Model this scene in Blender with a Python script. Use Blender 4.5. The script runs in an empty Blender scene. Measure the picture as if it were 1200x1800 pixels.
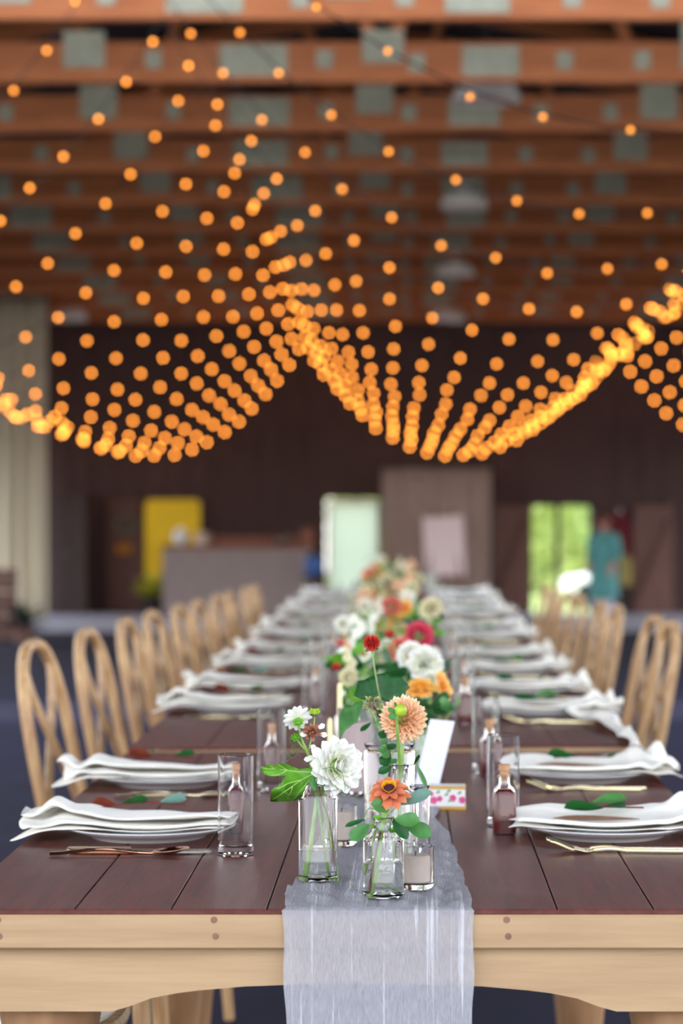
import bpy, math, random
from mathutils import Vector, Matrix, Euler
R = math.radians
sc = bpy.context.scene
COL = sc.collection

# ------------------------------------------------------------------ camera, world, sun, exposure
EYE = 1.30                      # camera height
F = 4250.0                      # focal length in pixels of the 1200x1800 frame (85 mm on a 36 mm tall frame)
VX, VY = 715.0, 895.0           # where the table's long axis vanishes in the frame
cam_d = bpy.data.cameras.new('camera'); cam = bpy.data.objects.new('camera', cam_d); COL.objects.link(cam)
cam.location = (0, 0, EYE); cam.rotation_euler = (R(90), 0, 0)
cam_d.sensor_fit = 'VERTICAL'; cam_d.sensor_height = 36; cam_d.sensor_width = 24; cam_d.lens = 85
cam_d.shift_x = -115 / 1800; cam_d.shift_y = -5 / 1800
cam_d.clip_end = 400; cam_d.clip_start = 0.05
cam_d.dof.use_dof = True; cam_d.dof.focus_distance = 3.27; cam_d.dof.aperture_fstop = 3.9
cam_d.dof.aperture_blades = 8; cam_d.dof.aperture_rotation = R(12)
sc.camera = cam

w = bpy.data.worlds.new('sky'); sc.world = w; w.use_nodes = True
wn = w.node_tree; wn.nodes.clear()
wo = wn.nodes.new('ShaderNodeOutputWorld'); wb = wn.nodes.new('ShaderNodeBackground')
tc = wn.nodes.new('ShaderNodeTexCoord'); sx = wn.nodes.new('ShaderNodeSeparateXYZ'); rp = wn.nodes.new('ShaderNodeValToRGB')
rp.color_ramp.elements[0].position = 0.0; rp.color_ramp.elements[0].color = (0.96, 0.95, 0.92, 1)
rp.color_ramp.elements[1].position = 0.8; rp.color_ramp.elements[1].color = (0.62, 0.74, 1.0, 1)
wn.links.new(tc.outputs['Generated'], sx.inputs[0]); wn.links.new(sx.outputs['Z'], rp.inputs[0])
wn.links.new(rp.outputs[0], wb.inputs['Color']); wn.links.new(wb.outputs[0], wo.inputs[0])
wb.inputs['Strength'].default_value = 2.7

sun_d = bpy.data.lights.new('sun', 'SUN'); sun = bpy.data.objects.new('sun', sun_d); COL.objects.link(sun)
sun_d.energy = 3.0; sun_d.angle = R(1.5); sun_d.color = (1.0, 0.95, 0.85)
sun.rotation_euler = Vector((.58, .22, -.78)).to_track_quat('-Z', 'Y').to_euler(); sun.location = (-20, -5, 30)

sc.view_settings.view_transform = 'Standard'; sc.view_settings.look = 'None'
sc.view_settings.gamma = 1.0; sc.view_settings.use_curve_mapping = False
sc.view_settings.exposure = 0.84
try:
    cy = sc.cycles
    cy.use_denoising = True; cy.denoiser = 'OPENIMAGEDENOISE'
    cy.use_adaptive_sampling = False; cy.denoising_input_passes = 'RGB_ALBEDO_NORMAL'; cy.denoising_prefilter = 'ACCURATE'
    cy.max_bounces = 18; cy.diffuse_bounces = 4; cy.glossy_bounces = 4; cy.transmission_bounces = 16; cy.transparent_max_bounces = 12
    cy.sample_clamp_indirect = 6.0; cy.use_light_tree = True
except Exception:
    pass

# ------------------------------------------------------------------ helpers
def px(x, y, d): return Vector(((x - VX) * d / F, d, EYE - (y - VY) * d / F))
def floor_z(y): return 0.12 - 0.0153 * y          # the barn floor falls gently towards the far wall
TOP = EYE - 0.5066                                # height of the table tops
def lerp(a, b, t): return a + (b - a) * t
def smooth(t): t = max(0.0, min(1.0, t)); return t * t * (3 - 2 * t)

class MB:
    """collects geometry for ONE mesh object"""
    def __init__(s): s.v = []; s.f = []; s.t = []; s.m = []
    def add(s, vs, fs, t=None, m=0):
        o = len(s.v); s.v += [Vector(p) for p in vs]
        s.t += list(t) if t else [0.0] * len(vs)
        for q in fs: s.f.append(tuple(i + o for i in q)); s.m.append(m)
    def box(s, c, d, rot=None, m=0, bev=0.0):
        cx, cy_, cz = c; hx, hy, hz = d[0] / 2, d[1] / 2, d[2] / 2
        if bev <= 0:
            vs = [Vector((x, y, z)) for x in (-hx, hx) for y in (-hy, hy) for z in (-hz, hz)]
            fs = [(0, 1, 3, 2), (4, 6, 7, 5), (0, 4, 5, 1), (2, 3, 7, 6), (0, 2, 6, 4), (1, 5, 7, 3)]
        else:
            b = bev; vs = []; idx = {}
            for i, x in enumerate((-1, 1)):
                for j, y in enumerate((-1, 1)):
                    for k, z in enumerate((-1, 1)):
                        for a in range(3):
                            p = [x * (hx - b), y * (hy - b), z * (hz - b)]
                            p[a] = (x * hx, y * hy, z * hz)[a]
                            idx[(i, j, k, a)] = len(vs); vs.append(Vector(p))
            fs = []
            I = lambda i, j, k, a: idx[(i, j, k, a)]
            for s_ in (0, 1):
                q = [I(s_, 0, 0, 0), I(s_, 1, 0, 0), I(s_, 1, 1, 0), I(s_, 0, 1, 0)]; fs.append(q if s_ else q[::-1])
                q = [I(0, s_, 0, 1), I(0, s_, 1, 1), I(1, s_, 1, 1), I(1, s_, 0, 1)]; fs.append(q if s_ else q[::-1])
                q = [I(0, 0, s_, 2), I(1, 0, s_, 2), I(1, 1, s_, 2), I(0, 1, s_, 2)]; fs.append(q if s_ else q[::-1])
            for j in (0, 1):
                for k in (0, 1): fs.append([I(0, j, k, 1), I(1, j, k, 1), I(1, j, k, 2), I(0, j, k, 2)])
            for i in (0, 1):
                for k in (0, 1): fs.append([I(i, 0, k, 0), I(i, 1, k, 0), I(i, 1, k, 2), I(i, 0, k, 2)])
                for j in (0, 1): fs.append([I(i, j, 0, 0), I(i, j, 1, 0), I(i, j, 1, 1), I(i, j, 0, 1)])
                for j in (0, 1):
                    for k in (0, 1): fs.append([I(i, j, k, 0), I(i, j, k, 1), I(i, j, k, 2)])
        if rot is not None: vs = [rot @ p for p in vs]
        s.add([p + Vector(c) for p in vs], fs, m=m); return s
    def bar(s, a, b, wd, th, m=0, bev=0.0):
        a, b = Vector(a), Vector(b); d = b - a
        s.box((a + b) / 2, (wd, th, d.length), d.to_track_quat('Z', 'Y').to_matrix(), m, bev); return s
    def lathe(s, prof, seg=28, c=(0, 0, 0), sq=2.0, m=0, rot=None, t=None):
        c = Vector(c); vs = []; tt = []; rings = []
        for i, (r, z) in enumerate(prof):
            tv = t[i] if t else 0.0
            if r < 1e-6: rings.append([len(vs)]); vs.append(Vector((0, 0, z))); tt.append(tv)
            else:
                ring = []
                for k in range(seg):
                    a = 2 * math.pi * k / seg; ca, sa = math.cos(a), math.sin(a)
                    q = r / ((abs(ca) ** sq + abs(sa) ** sq) ** (1 / sq))
                    ring.append(len(vs)); vs.append(Vector((q * ca, q * sa, z))); tt.append(tv)
                rings.append(ring)
        fs = []
        for A, B in zip(rings, rings[1:]):
            for k in range(seg):
                k2 = (k + 1) % seg
                if len(A) == 1 and len(B) == 1: continue
                if len(A) == 1: fs.append((A[0], B[k2], B[k]))
                elif len(B) == 1: fs.append((A[k], A[k2], B[0]))
                else: fs.append((A[k], A[k2], B[k2], B[k]))
        if rot is not None: vs = [rot @ p for p in vs]
        s.add([p + c for p in vs], fs, tt, m); return s
    def tube(s, pts, r, seg=8, m=0, cap=True, flat=1.0, up=None):
        pts = [Vector(p) for p in pts]; n = len(pts)
        rs = list(r) if isinstance(r, (list, tuple)) else [r] * n
        vs = []; prev = None
        for i, p in enumerate(pts):
            d = (pts[min(i + 1, n - 1)] - pts[max(i - 1, 0)]).normalized()
            if prev is None:
                a = Vector(up) if up else (Vector((0, 0, 1)) if abs(d.z) < .9 else Vector((1, 0, 0)))
            else: a = prev
            a = (a - d * a.dot(d)); a = a.normalized() if a.length > 1e-6 else d.orthogonal().normalized()
            prev = a; b = d.cross(a)
            for k in range(seg):
                q = 2 * math.pi * k / seg
                vs.append(p + a * math.cos(q) * rs[i] + b * math.sin(q) * rs[i] * flat)
        fs = [(i * seg + k, i * seg + (k + 1) % seg, (i + 1) * seg + (k + 1) % seg, (i + 1) * seg + k) for i in range(n - 1) for k in range(seg)]
        if cap: fs += [tuple(range(seg))[::-1], tuple((n - 1) * seg + k for k in range(seg))]
        s.add(vs, fs, m=m); return s
    def grid(s, fn, nu, nv, m=0, tf=None):
        vs = []; tt = []
        for i in range(nu + 1):
            for j in range(nv + 1):
                u, v = i / nu, j / nv; vs.append(Vector(fn(u, v))); tt.append(tf(u, v) if tf else 0.0)
        fs = [(i * (nv + 1) + j, (i + 1) * (nv + 1) + j, (i + 1) * (nv + 1) + j + 1, i * (nv + 1) + j + 1) for i in range(nu) for j in range(nv)]
        s.add(vs, fs, tt, m); return s
    def ball(s, c, r, seg=12, rings=8, m=0, sc_=(1, 1, 1), t=0.0):
        prof = [(r * math.sin(math.pi * i / rings), -r * math.cos(math.pi * i / rings)) for i in range(rings + 1)]
        prof[0] = (0, -r); prof[-1] = (0, r)
        s.lathe(prof, seg, c, m=m, rot=Matrix.Diagonal(sc_), t=[t] * len(prof)); return s
    def prism(s, poly, fn0, fn1, m=0):
        n = len(poly); vs = [fn0(p) for p in poly] + [fn1(p) for p in poly]
        fs = [tuple(range(n))[::-1], tuple(range(n, 2 * n))] + [(i, (i + 1) % n, n + (i + 1) % n, n + i) for i in range(n)]
        s.add(vs, fs, m=m); return s
    def petal(s, o, d, up, L, W, cup=.2, curl=.2, tip=.5, base=.25, nu=5, nv=2, m=0, notch=0.0):
        """one petal or leaf blade from o along d, its face towards up"""
        o, d, up = Vector(o), Vector(d).normalized(), Vector(up)
        up = (up - d * up.dot(d)); up = up.normalized() if up.length > 1e-5 else d.orthogonal().normalized()
        side = d.cross(up)
        def fn(u, v):
            q = v * 2 - 1
            wv = (base + (1 - base) * math.sin(math.pi * min(1, u / .62) * .5)) if u < .62 else math.cos(math.pi * .5 * ((u - .62) / .38) ** (1 / max(tip, .05)) * .94)
            wv = max(wv, .04)
            uu = u - notch * (1 - abs(q)) * (u ** 4)
            return o + d * (uu * L) + side * (q * wv * W / 2) + up * (cup * W * q * q * wv + curl * L * u * u)
        s.grid(fn, nu, nv * 2, m, lambda u, v: u); return s
    def build(s, name, mats, parent=None, origin=None, smooth_=True, solid=0.0, sub=0, crease=38):
        me = bpy.data.meshes.new(name)
        o0 = Vector(origin) if origin is not None else Vector((0, 0, 0))
        me.from_pydata([tuple(p - o0) for p in s.v], [], s.f)
        if not isinstance(mats, (list, tuple)): mats = [mats]
        for mt in mats: me.materials.append(mt)
        at = me.attributes.new('along', 'FLOAT', 'POINT'); at.data.foreach_set('value', s.t)
        me.polygons.foreach_set('material_index', s.m)
        if smooth_:
            me.polygons.foreach_set('use_smooth', [True] * len(me.polygons)); me.update()
            me.set_sharp_from_angle(angle=R(crease))
        me.update()
        ob = bpy.data.objects.new(name, me); COL.objects.link(ob)
        if parent is not None: ob.parent = parent
        elif origin is not None: ob.location = o0
        if solid:
            md = ob.modifiers.new('thickness', 'SOLIDIFY'); md.thickness = solid; md.offset = 0
        if sub:
            md = ob.modifiers.new('subdivision', 'SUBSURF'); md.levels = sub; md.render_levels = sub
        return ob

def sharp(ob, deg=35):
    me = ob.data
    try: me.set_sharp_from_angle(angle=R(deg))
    except Exception: pass
    return ob
def tag(o, label=None, cat=None, group=None, kind=None):
    if label: o['label'] = label
    if cat: o['category'] = cat
    if group: o['group'] = group
    if kind: o['kind'] = kind
    return o
def thing(name, label, cat, loc=(0, 0, 0), rz=0.0, group=None):
    o = bpy.data.objects.new(name, None); COL.objects.link(o); o.empty_display_size = .05
    o.location = loc; o.rotation_euler = (0, 0, rz)
    return tag(o, label, cat, group)
def kids(o): return [c for c in KID.get(o.name, [])]
KID = {}
def index_kids():
    KID.clear()
    for o in sc.objects:
        if o.parent: KID.setdefault(o.parent.name, []).append(o)
def copy_tree(o, parent=None):
    c = o.copy(); COL.objects.link(c)
    if parent is not None: c.parent = parent
    for ch in kids(o): copy_tree(ch, c)
    return c
def stamp(proto, loc, rz, label, first):
    """place a copy of a finished thing (the first call places the thing itself)"""
    o = proto if first else copy_tree(proto)
    o.location = loc; o.rotation_euler = (0, 0, rz); o['label'] = label
    return o
ORD = ['nearest', 'second', 'third', 'fourth', 'fifth', 'sixth', 'seventh', 'eighth', 'ninth', 'tenth', 'eleventh', 'twelfth',
       'thirteenth', 'fourteenth', 'fifteenth', 'sixteenth', 'seventeenth', 'eighteenth', 'nineteenth', 'twentieth']
def nth(i): return 'nearest one' if i == 0 else ORD[i] + ' from near end'

# ------------------------------------------------------------------ materials
def srgb(r, g, b):
    f = lambda c: (c / 255 / 12.92) if c / 255 <= .04045 else ((c / 255 + .055) / 1.055) ** 2.4
    return (f(r), f(g), f(b), 1)
def mat(name, col=(.5, .5, .5, 1), rough=.5, metal=0.0, trans=0.0, ior=1.45, noise=0.0, nscale=20.0, bump=0.0, bscale=60.0, stretch=(1, 1, 1), emit=None, estr=0.0, alpha=1.0, sss=0.0, col2=None, spec=.5, along=None, sheen=0.0, transl=0.0):
    m = bpy.data.materials.new(name); m.use_nodes = True; nt = m.node_tree; N = nt.nodes; L = nt.links
    b = N['Principled BSDF']
    b.inputs['Base Color'].default_value = col; b.inputs['Roughness'].default_value = rough; b.inputs['Metallic'].default_value = metal
    b.inputs['Transmission Weight'].default_value = trans; b.inputs['IOR'].default_value = ior; b.inputs['Alpha'].default_value = alpha
    b.inputs['Specular IOR Level'].default_value = spec
    if sheen: b.inputs['Sheen Weight'].default_value = sheen
    if emit: b.inputs['Emission Color'].default_value = emit; b.inputs['Emission Strength'].default_value = estr
    tcn = N.new('ShaderNodeTexCoord'); mp = N.new('ShaderNodeMapping'); mp.inputs['Scale'].default_value = stretch
    L.new(tcn.outputs['Object'], mp.inputs[0])
    src = None
    if along:
        at = N.new('ShaderNodeAttribute'); at.attribute_name = 'along'
        r2 = N.new('ShaderNodeValToRGB'); el = r2.color_ramp.elements
        el[0].position = along[0][0]; el[0].color = along[0][1]; el[1].position = along[-1][0]; el[1].color = along[-1][1]
        for p, c in along[1:-1]:
            e = el.new(p); e.color = c
        L.new(at.outputs['Fac'], r2.inputs[0]); src = r2.outputs[0]
    if noise or col2:
        nz = N.new('ShaderNodeTexNoise'); nz.inputs['Scale'].default_value = nscale; nz.inputs['Detail'].default_value = 6
        L.new(mp.outputs[0], nz.inputs['Vector'])
        mx = N.new('ShaderNodeMix'); mx.data_type = 'RGBA'
        rr = N.new('ShaderNodeValToRGB'); rr.color_ramp.elements[0].position = .35; rr.color_ramp.elements[1].position = .68
        L.new(nz.outputs['Fac'], rr.inputs[0])
        L.new(rr.outputs[0], mx.inputs['Factor'])
        c2 = col2 or tuple(max(0, c * (1 - noise)) for c in col[:3]) + (1,)
        if src is not None:
            mx.blend_type = 'MULTIPLY'; L.new(src, mx.inputs['A']); mx.inputs['B'].default_value = (1 - noise,) * 3 + (1,)
        else: mx.inputs['A'].default_value = col; mx.inputs['B'].default_value = c2
        src = mx.outputs['Result']
    if src is not None: L.new(src, b.inputs['Base Color'])
    if bump:
        n2 = N.new('ShaderNodeTexNoise'); n2.inputs['Scale'].default_value = bscale; n2.inputs['Detail'].default_value = 4
        L.new(mp.outputs[0], n2.inputs['Vector'])
        bp = N.new('ShaderNodeBump'); bp.inputs['Strength'].default_value = bump; bp.inputs['Distance'].default_value = .004
        L.new(n2.outputs['Fac'], bp.inputs['Height']); L.new(bp.outputs[0], b.inputs['Normal'])
    if transl:
        tl = N.new('ShaderNodeBsdfTranslucent'); ms = N.new('ShaderNodeMixShader'); ms.inputs[0].default_value = transl
        if src is not None: L.new(src, tl.inputs['Color'])
        else: tl.inputs['Color'].default_value = col
        out = N['Material Output']
        L.new(b.outputs[0], ms.inputs[1]); L.new(tl.outputs[0], ms.inputs[2]); L.new(ms.outputs[0], out.inputs['Surface'])
    return m

M = {}
def wood(name, c1, c2, rough=.5, scale=6, stretch=(1, 14, 14), bump=.15, scratch=None):
    m = mat(name, c1, rough, col2=c2, nscale=scale, stretch=stretch, bump=bump, bscale=scale * 3)
    if scratch:
        nt = m.node_tree; N = nt.nodes; L = nt.links; b = N['Principled BSDF']
        src = b.inputs['Base Color'].links[0].from_socket
        t2 = N.new('ShaderNodeTexCoord'); nz = N.new('ShaderNodeTexNoise'); nz.inputs['Scale'].default_value = 9; nz.inputs['Detail'].default_value = 9; nz.inputs['Roughness'].default_value = .72
        L.new(t2.outputs['Object'], nz.inputs['Vector'])
        r = N.new('ShaderNodeValToRGB'); r.color_ramp.elements[0].position = .50; r.color_ramp.elements[1].position = .80
        r.color_ramp.elements[1].color = (.55, .55, .55, 1)
        L.new(nz.outputs['Fac'], r.inputs[0])
        mx = N.new('ShaderNodeMix'); mx.data_type = 'RGBA'; L.new(r.outputs[0], mx.inputs['Factor']); L.new(src, mx.inputs['A']); mx.inputs['B'].default_value = scratch
        L.new(mx.outputs['Result'], b.inputs['Base Color'])
    return m
M['top'] = wood('brown_stained_planks', srgb(106, 58, 50), srgb(84, 46, 42), .42, 5, (14, 1, 14), .12, scratch=srgb(118, 84, 74))
M['top'].node_tree.nodes['Principled BSDF'].inputs['Specular IOR Level'].default_value = .28
M['seam'] = mat('seam_shadow_filler', srgb(38, 22, 22), .8)  # dark filler board showing in the gaps between planks
M['pale'] = wood('pale_oak', srgb(180, 150, 114), srgb(164, 134, 100), .55, 4, (1, 9, 12), .1)
M['turned'] = wood('turned_leg_wood', srgb(156, 118, 82), srgb(136, 98, 66), .5, 4, (9, 9, 1.5), .1)
M['peg'] = mat('peg_wood', srgb(140, 98, 82), .6, noise=.3, nscale=60)
M['chair'] = wood('honey_beech', srgb(204, 168, 122), srgb(164, 122, 84), .45, 5, (10, 10, 1.5), .06)
M['glass'] = mat('clear_glass', (1, 1, 1, 1), 0.0, trans=1.0, ior=1.45)
M['water'] = mat('water', (.97, 1, .98, 1), 0.0, trans=1.0, ior=1.33)
M['syrup'] = mat('dark_red_syrup', srgb(122, 22, 18), .02, trans=.3, ior=1.36)
M['cork'] = mat('cork', srgb(196, 150, 112), .8, noise=.35, nscale=220)
M['china'] = mat('white_china', srgb(226, 228, 230), .18)
M['linen'] = mat('ivory_linen', srgb(246, 243, 234), .85, bump=.12, bscale=500, noise=.05, nscale=30, sheen=.2)
M['brass'] = mat('pale_brass', srgb(246, 234, 192), .24, metal=.9)
M['copper'] = mat('dark_copper', srgb(196, 140, 108), .25, metal=1.0)
M['steel'] = mat('polished_steel', srgb(208, 206, 200), .14, metal=1.0)
M['wax'] = mat('ivory_wax', srgb(226, 210, 198), .5, transl=.25)
M['taper'] = mat('pale_yellow_wax', srgb(226, 214, 160), .4)
M['stem'] = mat('green_stem', srgb(132, 170, 78), .45, noise=.25, nscale=70)
M['stemdark'] = mat('dark_red_stem', srgb(104, 52, 40), .5)
M['stempale'] = mat('pale_green_stem', srgb(150, 172, 112), .5)
M['leaf'] = mat('fresh_green_leaf', srgb(112, 180, 52), .42, noise=.3, nscale=60, bump=.15, bscale=160, transl=.35)
M['leafmid'] = mat('mid_green_leaf', srgb(86, 146, 78), .42, noise=.3, nscale=60, bump=.15, bscale=160, transl=.25)
M['leafdark'] = mat('dark_green_leaf', srgb(36, 96, 42), .45, noise=.35, nscale=50, bump=.15, bscale=120, transl=.2)
M['leafblue'] = mat('blue_green_leaf', srgb(112, 150, 136), .6, noise=.2, nscale=50, transl=.15)
M['leafdry'] = mat('dry_brown_leaf', srgb(152, 112, 88), .6, noise=.3, nscale=50)
M['leafrust'] = mat('rust_leaf', srgb(128, 56, 38), .5, noise=.4, nscale=50, transl=.15)
def petals(name, c0, c1, c2, tr=.15): return mat(name, along=[(0.0, c0), (.55, c1), (1.0, c2)], rough=.6, transl=tr, noise=.06, nscale=90)
M['p_white'] = petals('white_petals', srgb(232, 238, 200), srgb(244, 244, 236), srgb(248, 248, 246), .2)
M['p_peach'] = petals('peach_petals', srgb(240, 158, 104), srgb(250, 206, 162), srgb(253, 228, 196))
M['p_zinnia'] = petals('burnt_orange_petals', srgb(130, 46, 52), srgb(206, 112, 78), srgb(220, 140, 92))
M['p_red'] = petals('red_bracts', srgb(168, 22, 30), srgb(206, 44, 44), srgb(236, 110, 80), .15)
M['p_pink'] = petals('magenta_petals', srgb(190, 30, 70), srgb(214, 66, 96), srgb(226, 100, 124))
M['p_coral'] = petals('coral_petals', srgb(206, 80, 76), srgb(224, 116, 106), srgb(236, 150, 136))
M['p_orange'] = petals('yellow_orange_petals', srgb(222, 120, 40), srgb(240, 172, 74), srgb(246, 204, 120))
M['p_cream'] = petals('cream_petals', srgb(206, 206, 140), srgb(234, 226, 186), srgb(242, 236, 214))
M['p_yellow'] = petals('yellow_florets', srgb(214, 130, 10), srgb(236, 172, 20), srgb(250, 206, 50), .1)
M['p_brown'] = petals('brown_bracts', srgb(120, 60, 40), srgb(176, 110, 88), srgb(210, 160, 130), .2)
M['p_seed'] = petals('green_seed_bracts', srgb(110, 80, 50), srgb(150, 150, 90), srgb(206, 210, 150), .2)
M['darkcentre'] = mat('dark_maroon_centre', srgb(66, 24, 36), .7)
M['bud'] = mat('yellow_green_bud', srgb(166, 196, 52), .4, noise=.25, nscale=120)
# ------------------------------------------------------------------ setting materials
M['floor'] = mat('dark_blue_grey_floor', srgb(38, 38, 62), .9, nscale=1.5, col2=srgb(28, 28, 50), spec=.2)
M['concrete'] = mat('pale_blue_grey_concrete', srgb(196, 200, 216), .8, noise=.15, nscale=2)
M['grass'] = mat('sunlit_gravel_and_grass', srgb(88, 92, 80), .9, noise=.3, nscale=3)
M['siding'] = wood('dark_brown_boards', srgb(84, 58, 52), srgb(60, 42, 42), .7, 3, (10, 10, .6), .2)
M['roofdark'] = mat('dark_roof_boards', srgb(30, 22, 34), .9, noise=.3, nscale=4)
M['truss'] = wood('orange_pine', srgb(206, 124, 72), srgb(178, 100, 56), .6, 3, (.7, 8, 8), .1)
M['gusset'] = mat('galvanised_plate', srgb(186, 184, 160), .5, metal=.0, noise=.2, nscale=9)
M['frame'] = mat('dark_door_frame', srgb(60, 44, 42), .6)
M['doorwhite'] = mat('white_frosted_door', srgb(236, 242, 232), .5, transl=.6)
M['doorbrown'] = wood('brown_plank_door', srgb(118, 82, 70), srgb(98, 66, 60), .6, 3, (8, 8, .7), .1)
M['cable'] = mat('black_cable', srgb(34, 28, 28), .6)
M['lampwhite'] = mat('grey_white_enamel', srgb(240, 234, 228), .35)
M['curtain'] = mat('ivory_drape', srgb(226, 218, 196), .85, transl=.3)

WALL_Y = 42.5
# floor: gentle slope, dark near part and a pale concrete strip at the far wall
def slab(name, x0, x1, y0, y1, m, th=.12, dz=0.0):
    b = MB(); vs = []
    for z_ in (0, -th):
        for (x, y) in ((x0, y0), (x1, y0), (x1, y1), (x0, y1)): vs.append((x, y, floor_z(y) + dz + z_))
    b.add(vs, [(0, 1, 2, 3), (7, 6, 5, 4), (0, 4, 5, 1), (1, 5, 6, 2), (2, 6, 7, 3), (3, 7, 4, 0)])
    o = b.build(name, m, smooth_=False); return tag(o, kind='structure')
tag(slab('floor', -8.6, 8.6, -4.0, 33.4, M['floor']), 'dark blue grey barn floor')
tag(slab('floor.001', -8.6, 8.6, 33.4, WALL_Y + .2, M['concrete']), 'pale blue grey concrete strip in front of the far wall')
tag(slab('ground', -90, 90, -60, 130, M['grass'], .3, -.13), 'sunlit pale ground outside the barn')

# far wall with one doorway open to the garden
DX0, DX1 = px(934, 0, WALL_Y).x, px(1037, 0, WALL_Y).x
DZT = px(0, 889, WALL_Y).z
fz = floor_z(WALL_Y)
b = MB()
def wbox(x0, x1, z0, z1): b.box(((x0 + x1) / 2, WALL_Y + .1, (z0 + z1) / 2), (x1 - x0, .2, z1 - z0))
WX0, WX1, WZT = px(572, 0, WALL_Y).x, px(671, 0, WALL_Y).x, px(0, 876, WALL_Y).z
wbox(-8.6, WX0, fz - .1, 6.2); wbox(WX1, DX0, fz - .1, 6.2); wbox(WX0, WX1, WZT, 6.2); wbox(DX1, 8.6, fz - .1, 6.2); wbox(DX0, DX1, DZT, 6.2)
# vertical cover strips of the siding
xx = -8.5
while xx < 8.5:
    if not (DX0 - .1 < xx < DX1 + .1 or WX0 - .1 < xx < WX1 + .1): b.box((xx, WALL_Y - .015, (fz + 6.2) / 2), (.05, .03, 6.2 - fz))
    xx += .42
b.build('wall_back', M['siding'], smooth_=False); tag(sc.objects['wall_back'], 'dark brown boarded far wall', kind='structure')
b = MB()
for x in (DX0 - .05, DX1 + .05): b.box((x, WALL_Y - .04, (fz + DZT) / 2), (.1, .08, DZT - fz))
b.box(((DX0 + DX1) / 2, WALL_Y - .04, DZT + .05), (DX1 - DX0 + .2, .08, .1))
xm = px(980, 0, WALL_Y).x
b.box((xm, WALL_Y + .08, (fz + DZT) / 2), (.09, .06, DZT - fz))
tag(b.build('door_1', M['frame'], smooth_=False), 'dark frame of the doorway open to the green garden', kind='structure')

# unseen upper side walls, added to keep daylight off the far trusses
for nm, s in (('wall_left', -1), ('wall_right', 1)):
    b = MB(); b.box((s * 8.5, 32.6, 3.85), (.2, 20.0, 2.9)); tag(b.build(nm, M['siding'], smooth_=False), 'dark boarded upper wall above the open bays on the %s' % nm[5:], kind='structure')
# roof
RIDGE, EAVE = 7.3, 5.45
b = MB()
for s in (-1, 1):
    for (ya, yb) in ((-2.6, 14.6), (16.7, WALL_Y + .6)):       # gap added out of view to let daylight onto the near trusses
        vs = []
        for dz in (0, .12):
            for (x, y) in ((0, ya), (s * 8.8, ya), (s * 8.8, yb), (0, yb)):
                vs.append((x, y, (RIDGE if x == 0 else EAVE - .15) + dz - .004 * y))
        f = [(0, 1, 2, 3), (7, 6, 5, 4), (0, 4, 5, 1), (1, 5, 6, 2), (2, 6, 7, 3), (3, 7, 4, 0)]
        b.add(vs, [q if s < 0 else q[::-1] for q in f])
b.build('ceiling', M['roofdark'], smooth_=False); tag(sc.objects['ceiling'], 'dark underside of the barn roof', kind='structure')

# ------------------------------------------------------------------ roof trusses
GX = [(-2.8, .34, .3, .09), (-1.4, .56, .26, 0), (-.33, .34, .27, .13), (.62, .47, .25, 0), (2.35, .34, .44, .08), (-4.6, .5, .26, 0), (4.2, .5, .26, 0)]
GS = [-2.15, -.74, .02, 1.24, 1.88, -3.7, 3.2]
rnd = random.Random(4)
for n in range(-1, 10):
    d = 20.0 + 2.36 * n
    zb = 5.13 - .0153 * d; h = .335
    t = thing('roof_truss', 'orange pine roof truss with metal gusset plates, %s' % nth(n + 1), 'roof truss', (0, d, zb), 0, 'roof trusses across the barn')
    b = MB(); b.box((0, 0, h / 2), (17.4, .09, h), bev=.01); b.build('bottom_chord', M['truss'], t, smooth_=False)
    rz = RIDGE - .004 * d - zb - .16; ez = EAVE - .004 * d - zb - .16
    for s in (-1, 1):
        b = MB(); b.bar((0, 0, rz), (s * 8.7, 0, ez - (ez - rz) * 0 ), .09, .2)
        b.build('top_chord', M['truss'], t, smooth_=False)
    sh = rnd.uniform(-.12, .12)
    for k, (x, wd, hh, dz) in enumerate(GX):
        x += sh + rnd.uniform(-.05, .05)
        b = MB(); b.box((x, -.052, .03 + hh / 2 + dz + (.02 if not dz else 0)), (wd, .006, hh), bev=.002); b.build('gusset_plate', M['gusset'], t, smooth_=False)
        for s in ((-1, 1) if (k + n) % 3 == 2 and dz else ((-1,) if dz and k % 2 else ())):
            dx = s * (.55 + .12 * k % .3); x1 = x + dx
            zt = rz + (ez - rz) * abs(x1) / 8.7 - .05
            b = MB(); b.bar((x + s * .06, .0, h - .03), (x1, .0, zt), .05, .1); b.build('web', M['truss'], t, smooth_=False)
    for x in GS:
        b = MB(); b.box((x + sh * .6, -.05, h * .52 + rnd.uniform(-.02, .02)), (.13, .006, .15), bev=.002); b.build('gusset_plate', M['gusset'], t, smooth_=False)

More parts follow.
